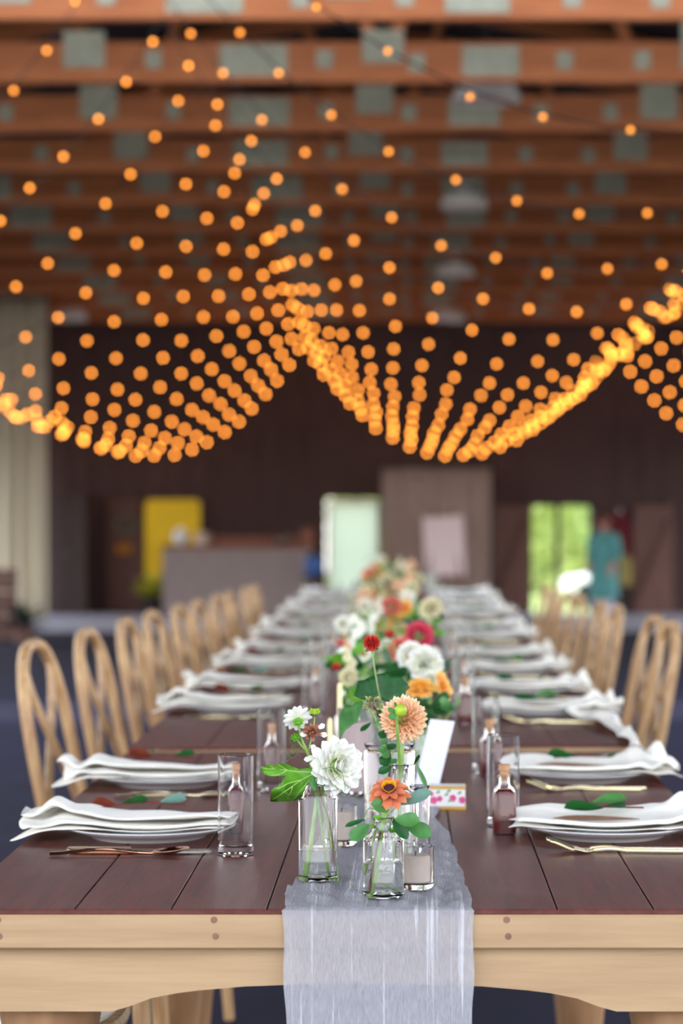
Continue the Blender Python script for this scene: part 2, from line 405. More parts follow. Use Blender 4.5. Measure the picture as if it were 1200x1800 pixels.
# ------------------------------------------------------------------ string lights
def aper(d): return 0.0219 * F * abs(1 / 3.27 - 1 / d)
CC = 2.05; S0 = .32
for k in range(15):
    d = 9.26 + 2.31 * k
    r = lerp(.011, .026, k / 14)
    strg = .41 * max(1.0, (aper(d) / (2 * r * F / d)) ** 2)
    mt = mat('amber_bulb_glow', srgb(255, 170, 60), .4, emit=(1.0, .31, .04, 1), estr=strg)
    dropz = EYE - .0153 * d
    t = thing('string_light', 'swagged string of amber bulbs across the barn, %s' % nth(k), 'string light', (-.0059 * d, d, dropz), 0, 'amber bulb strings under the trusses')
    cable = []; bulbs = []
    for xm, z0 in ((-4.2, 1.56), (1.1, 1.585), (6.4, 1.585)):
        X = lambda s: xm + CC * math.asinh(s / CC)
        Z = lambda s: z0 + CC * (math.sqrt(1 + (s / CC) ** 2) - 1)
        smax = CC * math.sinh(2.65 / CC)
        ph = (CC * math.sinh((0 - 1.1) / CC)) % S0 if xm == 1.1 else (.11 if xm < 0 else .05)
        pts = [(X(-smax + 2 * smax * i / 24), 0, Z(-smax + 2 * smax * i / 24)) for i in range(25)]
        cable.append(pts)
        j = -40
        while j < 40:
            s = ph + j * S0; j += 1
            if abs(s) > smax - .1: continue
            x, z = X(s), Z(s) - r * .9
            wx, wz = x - .0059 * d, z + dropz
            pxx, pyy = VX + wx * F / d, VY - (wz - EYE) * F / d
            if -30 < pxx < 1230 and -30 < pyy < 1800: bulbs.append((x, z))
    b = MB()
    for pts in cable: b.tube(pts, .004, 5)
    b.build('cable', M['cable'], t)
    me = None
    for (x, z) in bulbs:
        jx = rnd.uniform(-.025, .025); jz = rnd.uniform(-.02, .02)
        if me is None:
            bb = MB(); bb.ball((0, 0, 0), r, 10, 6); bo = bb.build('bulb', mt, t); me = bo.data
        else:
            bo = bpy.data.objects.new('bulb', me); COL.objects.link(bo); bo.parent = t
        bo.location = (x + jx, 0, z + jz)

# ------------------------------------------------------------------ dome lamps between the trusses
for i, (qx, qy, d, s) in enumerate(((855, 160, 20.9, 1.0), (815, 352, 26.6, .9), (800, 473, 33.0, .9), (790, 555, 39.2, .9), (122, 553, 39.2, 1.0))):
    p = px(qx, qy, d)
    t = thing('dome_lamp', ['white dome ceiling lamp among the trusses, nearest to the camera', 'white dome ceiling lamp, second behind the nearest one', 'white dome ceiling lamp, third behind the nearest one',
        'white dome ceiling lamp nearest the far wall on the right', 'white dome ceiling lamp above the ivory curtain on the left'][i], 'ceiling lamp', p, 0, 'dome lamps under the roof')
    R0 = .29 * s
    b = MB(); b.lathe([(R0, -.09), (R0 * 1.02, -.08), (R0 * .97, -.02), (R0 * .8, .06), (R0 * .45, .11), (.07, .13), (.07, .2), (0, .2)], 28)
    b.build('shade', M['lampwhite'], t, solid=.006)
    b = MB(); b.lathe([(0, -.07), (R0 * .9, -.072), (R0 * .9, -.06), (0, -.06)], 28); b.build('diffuser', M['china'], t)
    b = MB(); b.tube([(0, 0, .19), (0, 0, RIDGE - .004 * d - (RIDGE - EAVE + .15) * abs(p.x) / 8.8 - p.z + .02)], .012, 6); b.build('hanging_rod', M['cable'], t)

# ------------------------------------------------------------------ tables
TX = -.0548; TW = 1.06; TL = 1.99
SEAMS = [px(x, 1596, 3.054).x for x in (128.5, 299, 467.7, 638, 809, 980, 1150)]
APRON = [(-82, 1778), (195, 1778), (225, 1770), (265, 1755), (310, 1746), (350, 1741), (430, 1734), (512, 1731), (638, 1729)]
APRON = [(px(x, y, 3.07).x, px(x, y, 3.07).z) for x, y in APRON]
APRON = APRON + [(2 * TX - x, z) for x, z in APRON[-2::-1]]
TABLES = []
for i in range(6):
    y0 = 3.054 + 2.0 * i; zt = TOP + (.0105 if i == 1 else 0)
    fl = floor_z(y0 + 1)
    names = ['nearest table, brown stained plank top on pale oak apron', 'second table from the near end with its pale front edge showing', 'third table from the near end of the long row',
             'fourth table from the near end of the long row', 'fifth table from the near end of the long row', 'farthest table at the end of the long row']
    t = thing('farm_table', names[i], 'table', (0, y0, 0), 0, 'farm tables joined into one long row'); TABLES.append(t)
    b = MB(); edges = [TX - TW / 2] + SEAMS + [TX + TW / 2]
    for a, c in zip(edges, edges[1:]):
        b.box(((a + c) / 2, .005 + TL / 2, zt - .003), (c - a - .0022, TL - .008, .006), bev=.0012)
    b.box((TX, TL / 2, zt - .007), (TW - .006, TL - .02, .006), m=1)
    b.box((TX, .0035, zt - .003), (TW, .005, .0058), bev=.001)
    b.build('tabletop', [M['top'], M['seam']], t, smooth_=False)
    zr = zt - .0058
    for yy in (.012, TL - .012):
        b = MB(); b.box((TX, yy, zr - .0215), (TW, .024, .043), bev=.0016); b.build('edge_rail', M['pale'], t, smooth_=False)
    for s in (-1, 1):
        b = MB(); b.box((TX + s * (TW / 2 - .012), TL / 2, zr - .0215), (.024, TL - .05, .043), bev=.0016); b.build('edge_rail', M['pale'], t, smooth_=False)
    if i == 0:
        for qx in (-2, 378, 892, 1262):
            for qy in (1617, 1646):
                p = px(qx - 2 + (3 if qy > 1620 else 0), qy, 3.054)
                b = MB(); b.lathe([(0, 0), (.0044, .0), (.0046, .002), (.0046, .008), (0, .008)], 16, (p.x, -.0002, p.z), rot=Matrix.Rotation(R(-90), 3, 'X')); b.build('peg', M['peg'], t, crease=30)
    za = zr - .043
    for (ya, th) in ((.016, .022), (TL - .038, .022)):
        b = MB(); poly = [(x, z) for x, z in APRON] + [(APRON[-1][0], za), (APRON[0][0], za)]
        b.prism(poly, lambda q: (q[0], ya, q[1] + (zt - TOP)), lambda q: (q[0], ya + th, q[1] + (zt - TOP)))
        b.build('apron', M['pale'], t, smooth_=False)
    for s in (-1, 1):
        b = MB(); b.box((TX + s * (TW / 2 - .024), TL / 2, za - .04), (.022, TL - .1, .08)); b.build('side_apron', M['pale'], t, smooth_=False)
    zl = APRON[0][1] + .001
    for s in (-1, 1):
        for yy in ((.10 if i == 0 else .12), (TL - .135 if i == 0 else TL - .07)):
            H = zl - fl
            x = TX + s * (TW / 2 - .12)
            b = MB(); pr = [(0, 0), (.028, 0), (.036, .03), (.03, .06), (.026, .09), (.04, .16), (.05, .26), (.046, .33), (.036, .38), (.05, .40), (.05, .43), (.038, .45), (.05, .47), (.05, .5), (.058, .52), (.066, H - .02), (.066, H), (0, H)]
            pr = [(r, z * H / .58 if z < .55 else z) for r, z in pr]
            b.lathe(pr, 20, (x, yy, fl)); b.build('leg', M['turned'], t)

ROLL = .0075                                       # the second table leans a little, its right side higher
def table_lift(x, y): return (.0115 + (x - TX) * ROLL) if 5.05 < y < 7.047 else 0.0
tb = TABLES[1]; mw_ = Matrix.Translation((TX, 0, TOP)) @ Matrix.Rotation(-ROLL, 4, 'Y') @ Matrix.Translation((-TX, 0, -TOP))
tb.rotation_euler = (0, -ROLL, 0); pv = Vector((TX, 0, TOP)); tb.location = Vector((0, tb.location.y, 0)) + pv - Matrix.Rotation(-ROLL, 3, 'Y') @ pv
# ------------------------------------------------------------------ cross-back chairs
def make_chair():
    """faces +x; origin on the floor under the seat"""
    t = thing('cross_back_chair', 'x', 'chair', (0, 0, 0), 0, None)
    b = MB(); prof = [(0, .435), (.17, .435), (.187, .442), (.19, .452), (.185, .462), (0, .462)]
    b.lathe(prof, 32, sq=2.8); b.build('seat', M['chair'], t)
    b = MB(); b.lathe([(0, .463), (.17, .463), (.182, .475), (.18, .492), (.16, .50), (0, .502)], 32, sq=2.8); b.build('cushion', M['linen'], t)
    lean = lambda z: -.185 - .10 * max(0, (z - .44)) / .56 - .02 * max(0, z - .44)
    # back loop: rises from the seat, bulges and closes in a round top
    pts = []
    N = 40
    for q in range(N + 1):
        a = math.pi * (1 - q / N); ca, sa = math.cos(a), math.sin(a)
        z = .44 + .50 * (max(sa, 0) ** .62)
        y = .20 * math.copysign(abs(ca) ** .75, ca) * (1 - .13 * max(0, 1 - (z - .44) / .35))
        pts.append((lean(z), y, z))
    b = MB(); b.tube(pts, .0155, 10, flat=.95, up=(1, 0, 0)); b.build('back_frame', M['chair'], t)
    for s in (-1, 1):
        sl = []
        for q in range(15):
            u = q / 14; z = lerp(.47, .912, u)
            y = s * (.13 * math.cos(math.pi * min(1, u * 1.04)) + (.02 * math.sin(math.pi * u)))
            sl.append((lean(z) + .003 * s, y, z))
        b = MB(); b.tube(sl, .021, 8, flat=.34, up=(0, 1, 0)); b.build('cross_slat', M['chair'], t)
    for (x, y) in ((.14, .14), (.14, -.14), (-.16, .15), (-.16, -.15)):
        b = MB(); b.tube([(x, y, .44), (x * 1.12, y * 1.1, .2), (x * 1.22, y * 1.18, 0)], [.017, .015, .012], 8); b.build('leg', M['chair'], t)
    b = MB(); pts = [(.165 * math.cos(2 * math.pi * q / 24), .165 * math.sin(2 * math.pi * q / 24), .24) for q in range(25)]
    b.tube(pts, .008, 6); b.build('stretcher', M['chair'], t)
    return t
chair0 = make_chair(); index_kids()
first = True; rnd = random.Random(9)
CHL = [3.74, 4.52, 5.87, 6.72, 7.73, 8.60, 9.48, 10.3, 11.5, 12.25, 13.45, 14.3]
CHR = [7.46, 8.05, 9.46, 10.2, 11.46, 12.2, 13.46, 14.25]
for side, YS in ((-1, CHL), (1, CHR)):
    lab = 'left' if side < 0 else 'right'
    for n, y in enumerate(YS):
        x = (-.875 if side < 0 else .80) - side * .255 + rnd.uniform(-.01, .01)
        rz = (-.07 if side < 0 else math.pi + .07) + rnd.uniform(-.05, .05)
        if side < 0 and n == 2: rz = -.11
        if side < 0 and n == 3: rz = -.09
        if side < 0 and n < 2: rz = 0
        o = stamp(chair0, (x, y, floor_z(y)), rz, 'honey wood cross-back chair, %s side of table, %s' % (lab, (['at the nearest place, only its seat showing', 'at the second place, mostly out of view'] + [nth(q) for q in range(12)])[n] if side < 0 else nth(n)), first)
        o['group'] = 'cross-back chairs along the %s side' % lab
        first = False
# ------------------------------------------------------------------ linen runner
M['gauze'] = bpy.data.materials.new('pale_grey_cotton_gauze'); m = M['gauze']; m.use_nodes = True
nt = m.node_tree; N = nt.nodes; L = nt.links; bs = N['Principled BSDF']
bs.inputs['Roughness'].default_value = .9
tcn = N.new('ShaderNodeTexCoord'); mp = N.new('ShaderNodeMapping'); mp.inputs['Scale'].default_value = (190, 3.2, 3.2); L.new(tcn.outputs['Object'], mp.inputs[0])
nz = N.new('ShaderNodeTexNoise'); nz.inputs['Scale'].default_value = 1.0; nz.inputs['Detail'].default_value = 3; nz.inputs['Distortion'].default_value = .5; L.new(mp.outputs[0], nz.inputs['Vector'])
r1 = N.new('ShaderNodeValToRGB'); r1.color_ramp.elements[0].position = .60; r1.color_ramp.elements[1].position = .70; L.new(nz.outputs['Fac'], r1.inputs[0])
mp2 = N.new('ShaderNodeMapping'); mp2.inputs['Scale'].default_value = (160, 28, 28); L.new(tcn.outputs['Object'], mp2.inputs[0])
nz2 = N.new('ShaderNodeTexNoise'); nz2.inputs['Scale'].default_value = 3.0; nz2.inputs['Detail'].default_value = 3; L.new(mp2.outputs[0], nz2.inputs['Vector'])
mxc = N.new('ShaderNodeMix'); mxc.data_type = 'RGBA'; mxc.inputs['A'].default_value = srgb(206, 207, 216); mxc.inputs['B'].default_value = srgb(230, 230, 236); L.new(r1.outputs[0], mxc.inputs['Factor'])
L.new(mxc.outputs['Result'], bs.inputs['Base Color'])
ma = N.new('ShaderNodeMath'); ma.operation = 'MULTIPLY_ADD'; ma.inputs[1].default_value = .36; ma.inputs[2].default_value = .53; L.new(nz2.outputs['Fac'], ma.inputs[0])
mb_ = N.new('ShaderNodeMath'); mb_.operation = 'MULTIPLY_ADD'; mb_.inputs[1].default_value = .30; mb_.use_clamp = True; L.new(r1.outputs[0], mb_.inputs[0]); L.new(ma.outputs[0], mb_.inputs[2])
bp = N.new('ShaderNodeBump'); bp.inputs['Strength'].default_value = .9; bp.inputs['Distance'].default_value = .006; L.new(nz2.outputs['Fac'], bp.inputs['Height']); L.new(bp.outputs[0], bs.inputs['Normal'])
tp = N.new('ShaderNodeBsdfTransparent'); tl = N.new('ShaderNodeBsdfTranslucent'); L.new(mxc.outputs['Result'], tl.inputs['Color'])
m1 = N.new('ShaderNodeMixShader'); m1.inputs[0].default_value = .25; L.new(bs.outputs[0], m1.inputs[1]); L.new(tl.outputs[0], m1.inputs[2])
m2 = N.new('ShaderNodeMixShader'); L.new(mb_.outputs[0], m2.inputs[0]); L.new(tp.outputs[0], m2.inputs[1]); L.new(m1.outputs[0], m2.inputs[2])
L.new(m2.outputs[0], N['Material Output'].inputs['Surface'])

EL = [(3.03, 497), (3.1, 501), (3.2, 504), (3.26, 512), (3.33, 528), (3.5, 545), (3.7, 560), (3.9, 585), (4.2, 590), (5, 608), (8, 640), (15, 668)]
ER = [(3.03, 832), (3.1, 829), (3.2, 822), (3.3, 816), (3.45, 806), (3.6, 800), (3.72, 790), (3.8, 765), (3.88, 758), (3.98, 772), (4.1, 776), (4.3, 760), (5, 755), (8, 740), (15, 728)]
def itp(T, d):
    for (a, u), (c, v) in zip(T, T[1:]):
        if d <= c: return lerp(u, v, max(0, (d - a) / (c - a)))
    return T[-1][1]
rr = random.Random(3)
ph = [(rr.uniform(60, 260), rr.uniform(0, 6.28), rr.uniform(-3, 3)) for _ in range(7)]
def runner(path, hang):
    def fn(u, v):
        if hang and u < .18:                   # the drop over the table's front edge
            q = 1 - u / .18; zz = TOP + .003 - .36 * q
            xl, xr = lerp(-.1570, -.1465, q), lerp(.0845, .0805, q)
            x = lerp(xl, xr, v) + .0016 * math.sin(zz * 60 + v * 9) * (.3 + abs(v - .5))
            fo = sum(math.sin(x * f + p_ + zz * s) for f, p_, s in ph) / 7
            y = 3.0475 - .006 * q + .0042 * fo * (.25 + .75 * q)
            return (x, y, zz)
        q = (u - .18) / .82 if hang else u
        d = 3.0475 + (4.3 - 3.0475) * q
        xl, xr = (itp(EL, d) - VX) * d / F, (itp(ER, d) - VX) * d / F
        e = .0007 * math.sin(d * 95) + .0016 * math.sin(d * 31 + 1)
        x = lerp(xl + e, xr - e * .8, v)
        fo = sum(math.sin(x * f * 1.2 + p_ + d * s * 5) for f, p_, s in ph) / 7 + .5 * math.sin(d * 70 + x * 40) * math.sin(x * 60 + 2)
        z = TOP + .0040 + .0062 * fo - .0012
        z = max(z, TOP + .0012)
        if q < .02: z = TOP + .003
        if d > 3.62:                            # rumpled where it is bunched up under the vases
            bump = math.sin(math.pi * min(1, (d - 3.62) / .5)) * .014 * (.5 + .5 * math.sin(x * 75 + d * 31))
            edge = min(v, 1 - v) * 2
            z += bump * (1 - .75 * smooth(1 - abs(v - .5) * 2))
        return (x, d, z)
    return fn
b = MB(); b.grid(runner(None, True), 190, 72)
ru = b.build('table_runner', M['gauze']); tag(ru, 'crinkled pale grey gauze runner along the tables, hanging over the near edge', 'table runner')
b = MB()
def fn(u, v):
    d = lerp(4.3, 15.0, u); xl, xr = (itp(EL, d) - VX) * d / F, (itp(ER, d) - VX) * d / F
    x = lerp(xl, xr, v)
    lift = .0095 if 5.0 < d < 7.1 else .0
    lift = .0110 * smooth((d - 5.0) / .04) * (1 - smooth((d - 7.05) / .04))
    return (x, d, TOP + .004 + lift + .0016 * math.sin(x * 130 + d * 7))
b.grid(fn, 120, 16); b.build('runner_length', M['gauze'], ru)

# ------------------------------------------------------------------ place settings
def make_plate():
    b = MB(); b.lathe([(0, .004), (.07, .0035), (.082, .0), (.088, 0), (.092, .004), (.106, .0085), (.132, .0165), (.1345, .0185), (.133, .0198), (.128, .0188), (.104, .0115), (.088, .0078), (0, .0078)], 56)
    return b.build('dinner_plate', M['china'])
def make_napkin(kind, seed):
    r = random.Random(seed); ws = [(r.uniform(10, 34), r.uniform(0, 6.28), r.uniform(-14, 14)) for _ in range(7)]
    if kind == 'L':      # soft stack of folds, crumpled tip on the outer (left) end
        path = [(-.094, .0000), (-.03, .0), (.03, .0), (.078, .001), (.086, .0035), (.078, .006), (.0, .0055), (-.068, .0055), (-.086, .0075), (-.074, .0105), (-.01, .011), (.05, .011), (.064, .014), (.054, .017), (.0, .0175), (-.044, .0185), (-.062, .0215), (-.046, .0245), (.0, .024), (.04, .0225)]
        x0, x1 = -.188, .125
    else:                # two folds with a shallow trough between and a rumpled right end
        path = [(-.100, .0005), (-.05, .0), (.02, .0), (.082, .001), (.096, .006), (.088, .012), (.064, .0125), (.046, .008), (.02, .0045), (-.03, .0045), (-.068, .0055), (-.092, .0095), (-.098, .0055)]
        x0, x1 = -.150, .168
    n = len(path)
    def cr(t):
        f = t * (n - 1); i = min(n - 2, int(f)); u = f - i
        P = [path[max(0, min(n - 1, i + k))] for k in (-1, 0, 1, 2)]
        g = lambda a: .5 * (2 * P[1][a] + (P[2][a] - P[0][a]) * u + (2 * P[0][a] - 5 * P[1][a] + 4 * P[2][a] - P[3][a]) * u * u + (3 * P[1][a] - P[0][a] - 3 * P[2][a] + P[3][a]) * u ** 3)
        return g(0), g(1)
    def fn(u, v):
        y, lay = cr(v); q = lay / .024
        x = lerp(x0, x1, u) + .012 * math.sin(v * 9 + ws[0][1]) * (abs(u - .5) * 2) ** 2
        wv = sum(math.sin(x * f + p_ + y * 9 + v * s * .5) for f, p_, s in ws) / 7
        if kind == 'L':
            fl = smooth((.36 - u) / .36); en = smooth((u - .60) / .40)
            y2 = y * (1 + .02 * fl - .30 * en) + .010 * math.sin(x * 17 + ws[1][1]) * q - .012 * en
            z = lay * (.98 + .22 * fl - .22 * en) + .0055 * wv * (.12 + q)
            z += .009 * math.sin(u * 27 + v * 6 + ws[2][1]) * fl * (.15 + q)
            y2 += .018 * fl * math.sin(v * 17 + u * 9 + ws[3][1]) * (.3 + q)
            droop = smooth((-.125 - x) / .08) * .016 * (1 - .8 * q)
        else:
            fl = smooth((u - .66) / .34); en = smooth((.22 - u) / .22)
            y2 = y * (1 - .42 * en) + .006 * math.sin(x * 19 + ws[1][1]) * q
            z = lay * (1.3 + 1.3 * fl - .2 * en) + .005 * wv * (.15 + q * 1.4)
            z += .016 * math.sin(u * 34 + y * 26 + ws[2][1]) * fl * (.25 + q)
            y2 += .016 * fl * math.sin(v * 12 + u * 11 + ws[3][1])
            droop = smooth((x - .13) / .05) * .008 * (1 - q) + smooth((-.13 - x) / .05) * .007
        rr_ = math.hypot(x, y2)
        bed = .0215 - .0095 * smooth((.124 - rr_) / .07)       # lies in the dish of the plate, on its rim, then droops beyond it
        zmin = bed if rr_ < .136 else bed - .017 * smooth((rr_ - .136) / .05)
        return (x, y2, max(bed + z - droop, zmin + .0006))
    b = MB(); b.grid(fn, 84, 96)
    return b.build('linen_napkin', M['linen'], solid=.0012, crease=180)
def leaf(b, base, tip, W, up=(0, -.3, 1), cup=.12, curl=.05, m=0, n=7):
    base, tip = Vector(base), Vector(tip); b.petal(base, tip - base, up, (tip - base).length, W, cup, curl, .62, .12, n, 2, m); return b
def make_sprig(kind, var):
    t = thing('leaf_sprig', 'x', 'leaf sprig')
    b = MB(); z = .038 if kind == 'R' else .046
    if kind == 'R':
        b2 = MB(); leaf(b2, (.05, -.012, z - .012), (-.085, -.012, z - .010), .020, (0, -.3, 1), .05, .0); tag(b2.build('leaf', M['leafdry'], t), 'long dry brown leaf underneath')
        b.tube([(-.05, .02, z), (.0, .012, z + .004), (.06, .018, z + .002)], .0014, 6); b.build('stem', M['leafrust'], t)
        sets = [((-.005, .006, z + .003), (-.068, -.016, z + .004), .034, 'leafdark'), ((.0, .012, z + .006), (.026, -.022, z + .006), .026, 'leafdark'), ((-.02, .02, z + .01), (.035, .03, z + .014), .03, 'leafmid')]
        if var: sets = [((-.01, .01, z + .003), (-.062, .0, z + .006), .034, 'leafdark'), ((-.03, .004, z + .004), (-.03, -.03, z + .003), .022, 'leafdark'), ((.045, .012, z + .003), (.062, -.02, z + .006), .026, 'leafdark')]
    else:
        b.tube([(-.08, .052, z - .008), (-.02, .05, z), (.05, .052, z - .004)], .0014, 6); b.build('stem', M['leafrust'], t)
        sets = [((-.06, .055, z - .006), (-.098, .05, z - .004), .03, 'leafrust'), ((-.05, .055, z - .002), (-.008, .05, z + .002), .024, 'leafdark'), ((.01, .055, z), (.052, .05, z + .003), .032, 'leafblue')]
        if var: sets = [((-.03, .055, z - .002), (-.075, .05, z + .003), .038, 'leafrust'), ((-.03, .06, z + .004), (-.022, .05, z + .012), .02, 'leafmid'), ((.01, .055, z), (.05, .055, z + .003), .024, 'leafdark')]
    for (a, c, wd, mm) in sets:
        b = MB(); leaf(b, a, c, wd, (0, -.45, 1), .16, .03); tag(b.build('leaf', M[mm], t), {'leafrust': 'rust red leaf', 'leafdark': 'dark green leaf', 'leafmid': 'mid green leaf', 'leafblue': 'pale blue green leaf'}[mm])
    return t
def make_fork(mt):
    """lies along x, tines towards -x"""
    t = thing('fork', 'x', 'fork')
    b = MB(); P = [(-.03, 0, .0035), (.0, 0, .0075), (.03, 0, .008), (.105, 0, .0045)]
    def fn(u, v):
        x = lerp(-.036, .105, u); wd = lerp(.0030, .0056, smooth((u - .15) / .85)); z = .0048 + .0022 * math.sin(math.pi * min(1, u * 3.0)) - .0008 * u
        a = 2 * math.pi * v; return (x, wd * math.copysign(abs(math.cos(a)) ** .5, math.cos(a)), z + .0027 * math.copysign(abs(math.sin(a)) ** .5, math.sin(a)))
    b.grid(fn, 24, 12); b.add([fn(0, q / 12) for q in range(12)], [tuple(range(12))]); b.add([fn(1, q / 12) for q in range(12)], [tuple(range(12))]); b.build('handle', mt, t)
    b = MB()
    Zc = lambda x: .0042 + .0150 * smooth((-.048 - x) / .055) ** 1.3 - .0022 * math.sin(math.pi * max(0, min(1, (-.036 - x) / .02)))
    def hd(u, v):
        x = lerp(-.034, -.068, u); wd = lerp(.0035, .0115, smooth(u * 1.5)); q = v * 2 - 1
        return (x, q * wd, Zc(x) + .0015 * q * q)
    b.grid(hd, 8, 6)
    for k in range(4):
        yy = (k - 1.5) * .0062
        b.tube([(lerp(-.066, -.1, q / 5), yy, Zc(lerp(-.066, -.1, q / 5))) for q in range(6)], [.0021] * 4 + [.0018, .001], 6)
    b.build('tines', mt, t, solid=.0016)
    return t
def make_knife(mt):
    t = thing('knife', 'x', 'knife')
    b = MB(); b.box((-.055, 0, .0035), (.095, .013, .0078), bev=.002); b.build('handle', mt, t)
    b = MB(); poly = [(-.008, -.006), (.09, -.0085), (.105, -.004), (.108, .002), (.1, .0055), (-.008, .006)]
    b.prism(poly, lambda q: (q[0], q[1], .0024), lambda q: (q[0], q[1], .0042)); b.build('blade', M['steel'], t, smooth_=False)
    return t
def make_spoon(mt):
    t = thing('spoon', 'x', 'spoon')
    b = MB()
    def fn(u, v):
        x = lerp(-.105, .045, u); wd = lerp(.006, .0026, u); a = 2 * math.pi * v; z = .0042 + .006 * math.sin(math.pi * u) ** 2
        return (x, wd * math.cos(a), z + .0027 * math.sin(a))
    b.grid(fn, 20, 10); b.build('handle', mt, t)
    b = MB()
    def bw(u, v):
        x = lerp(.042, .098, u); wd = .0185 * math.sqrt(max(0, 1 - (u * 2 - 1) ** 2)) ** .85 + .001; q = v * 2 - 1
        rim = .0065 + .006 * u
        return (x, q * wd, rim - .0062 * (1 - q * q) * math.sin(math.pi * u))
    b.grid(bw, 14, 10); b.build('bowl', mt, t, solid=.0014)
    return t
def make_tumbler(h=.147, r=.0262, wall=.0018, base=.013):
    b = MB(); b.lathe([(0, 0), (r - .002, 0), (r, .002), (r, h - .001), (r - wall / 2, h), (r - wall, h - .001), (r - wall, base + .003), (r - wall - .003, base), (0, base)], 36)
    return b.build('tall_tumbler', M['glass'])
def make_bottle():
    t = thing('syrup_bottle', 'x', 'bottle')
    b = MB(); o = [(0, 0), (.0165, 0), (.018, .0015), (.018, .062), (.016, .069), (.0095, .076), (.0085, .079), (.0085, .086), (.0102, .087), (.0102, .091), (.0085, .092), (.0068, .091), (.0068, .078), (.0085, .074), (.0148, .066), (.0166, .06), (.0166, .003), (0, .003)]
    b.lathe(o, 32, sq=4.5); b.build('glass', M['glass'], t)
    b = MB(); b.lathe([(0, .0026), (.0169, .0026), (.0169, .06), (.0150, .0655), (.011, .0700), (0, .0700)], 32, sq=4.5); tag(b.build('syrup', M['syrup'], t), 'dark red syrup')
    b = MB(); b.lathe([(0, .0815), (.0066, .0815), (.0078, .098), (.009, .0985), (.009, .108), (0, .1085)], 20); tag(b.build('cork', M['cork'], t), 'round cork stopper')
    return t

def at(x, d, dz=0.0):
    return Vector((x, d, TOP + table_lift(x, d) + dz))
def gx(pxx, d): return (pxx - VX) * d / F
plate0 = make_plate(); nap = {('L', 0): make_napkin('L', 1), ('L', 1): make_napkin('L', 5), ('R', 0): make_napkin('R', 2), ('R', 1): make_napkin('R', 7)}
spr = {(k, v): make_sprig(k, v) for k in 'LR' for v in (0, 1)}
fork0 = make_fork(M['brass']); knife0 = make_knife(M['copper']); spoon0 = make_spoon(M['copper'])
knifeB = make_knife(M['brass']); spoonB = make_spoon(M['brass'])
tumbler0 = make_tumbler(); bottle0 = make_bottle(); index_kids()
used = set()
def put(proto, key, loc, rz, label, cat, group):
    o = stamp(proto, loc, rz, label, key not in used); used.add(key)
    o['category'] = cat; o['group'] = group; return o
rnd = random.Random(21)
DL = [3.75, 4.46, 5.95, 6.62, 7.7, 8.45, 9.5, 10.3, 11.45, 12.25, 13.4, 14.2]
DR = [3.76, 4.54, 5.74, 6.42, 7.40, 8.15, 9.3, 10.05, 11.3, 12.1, 13.3, 14.1]
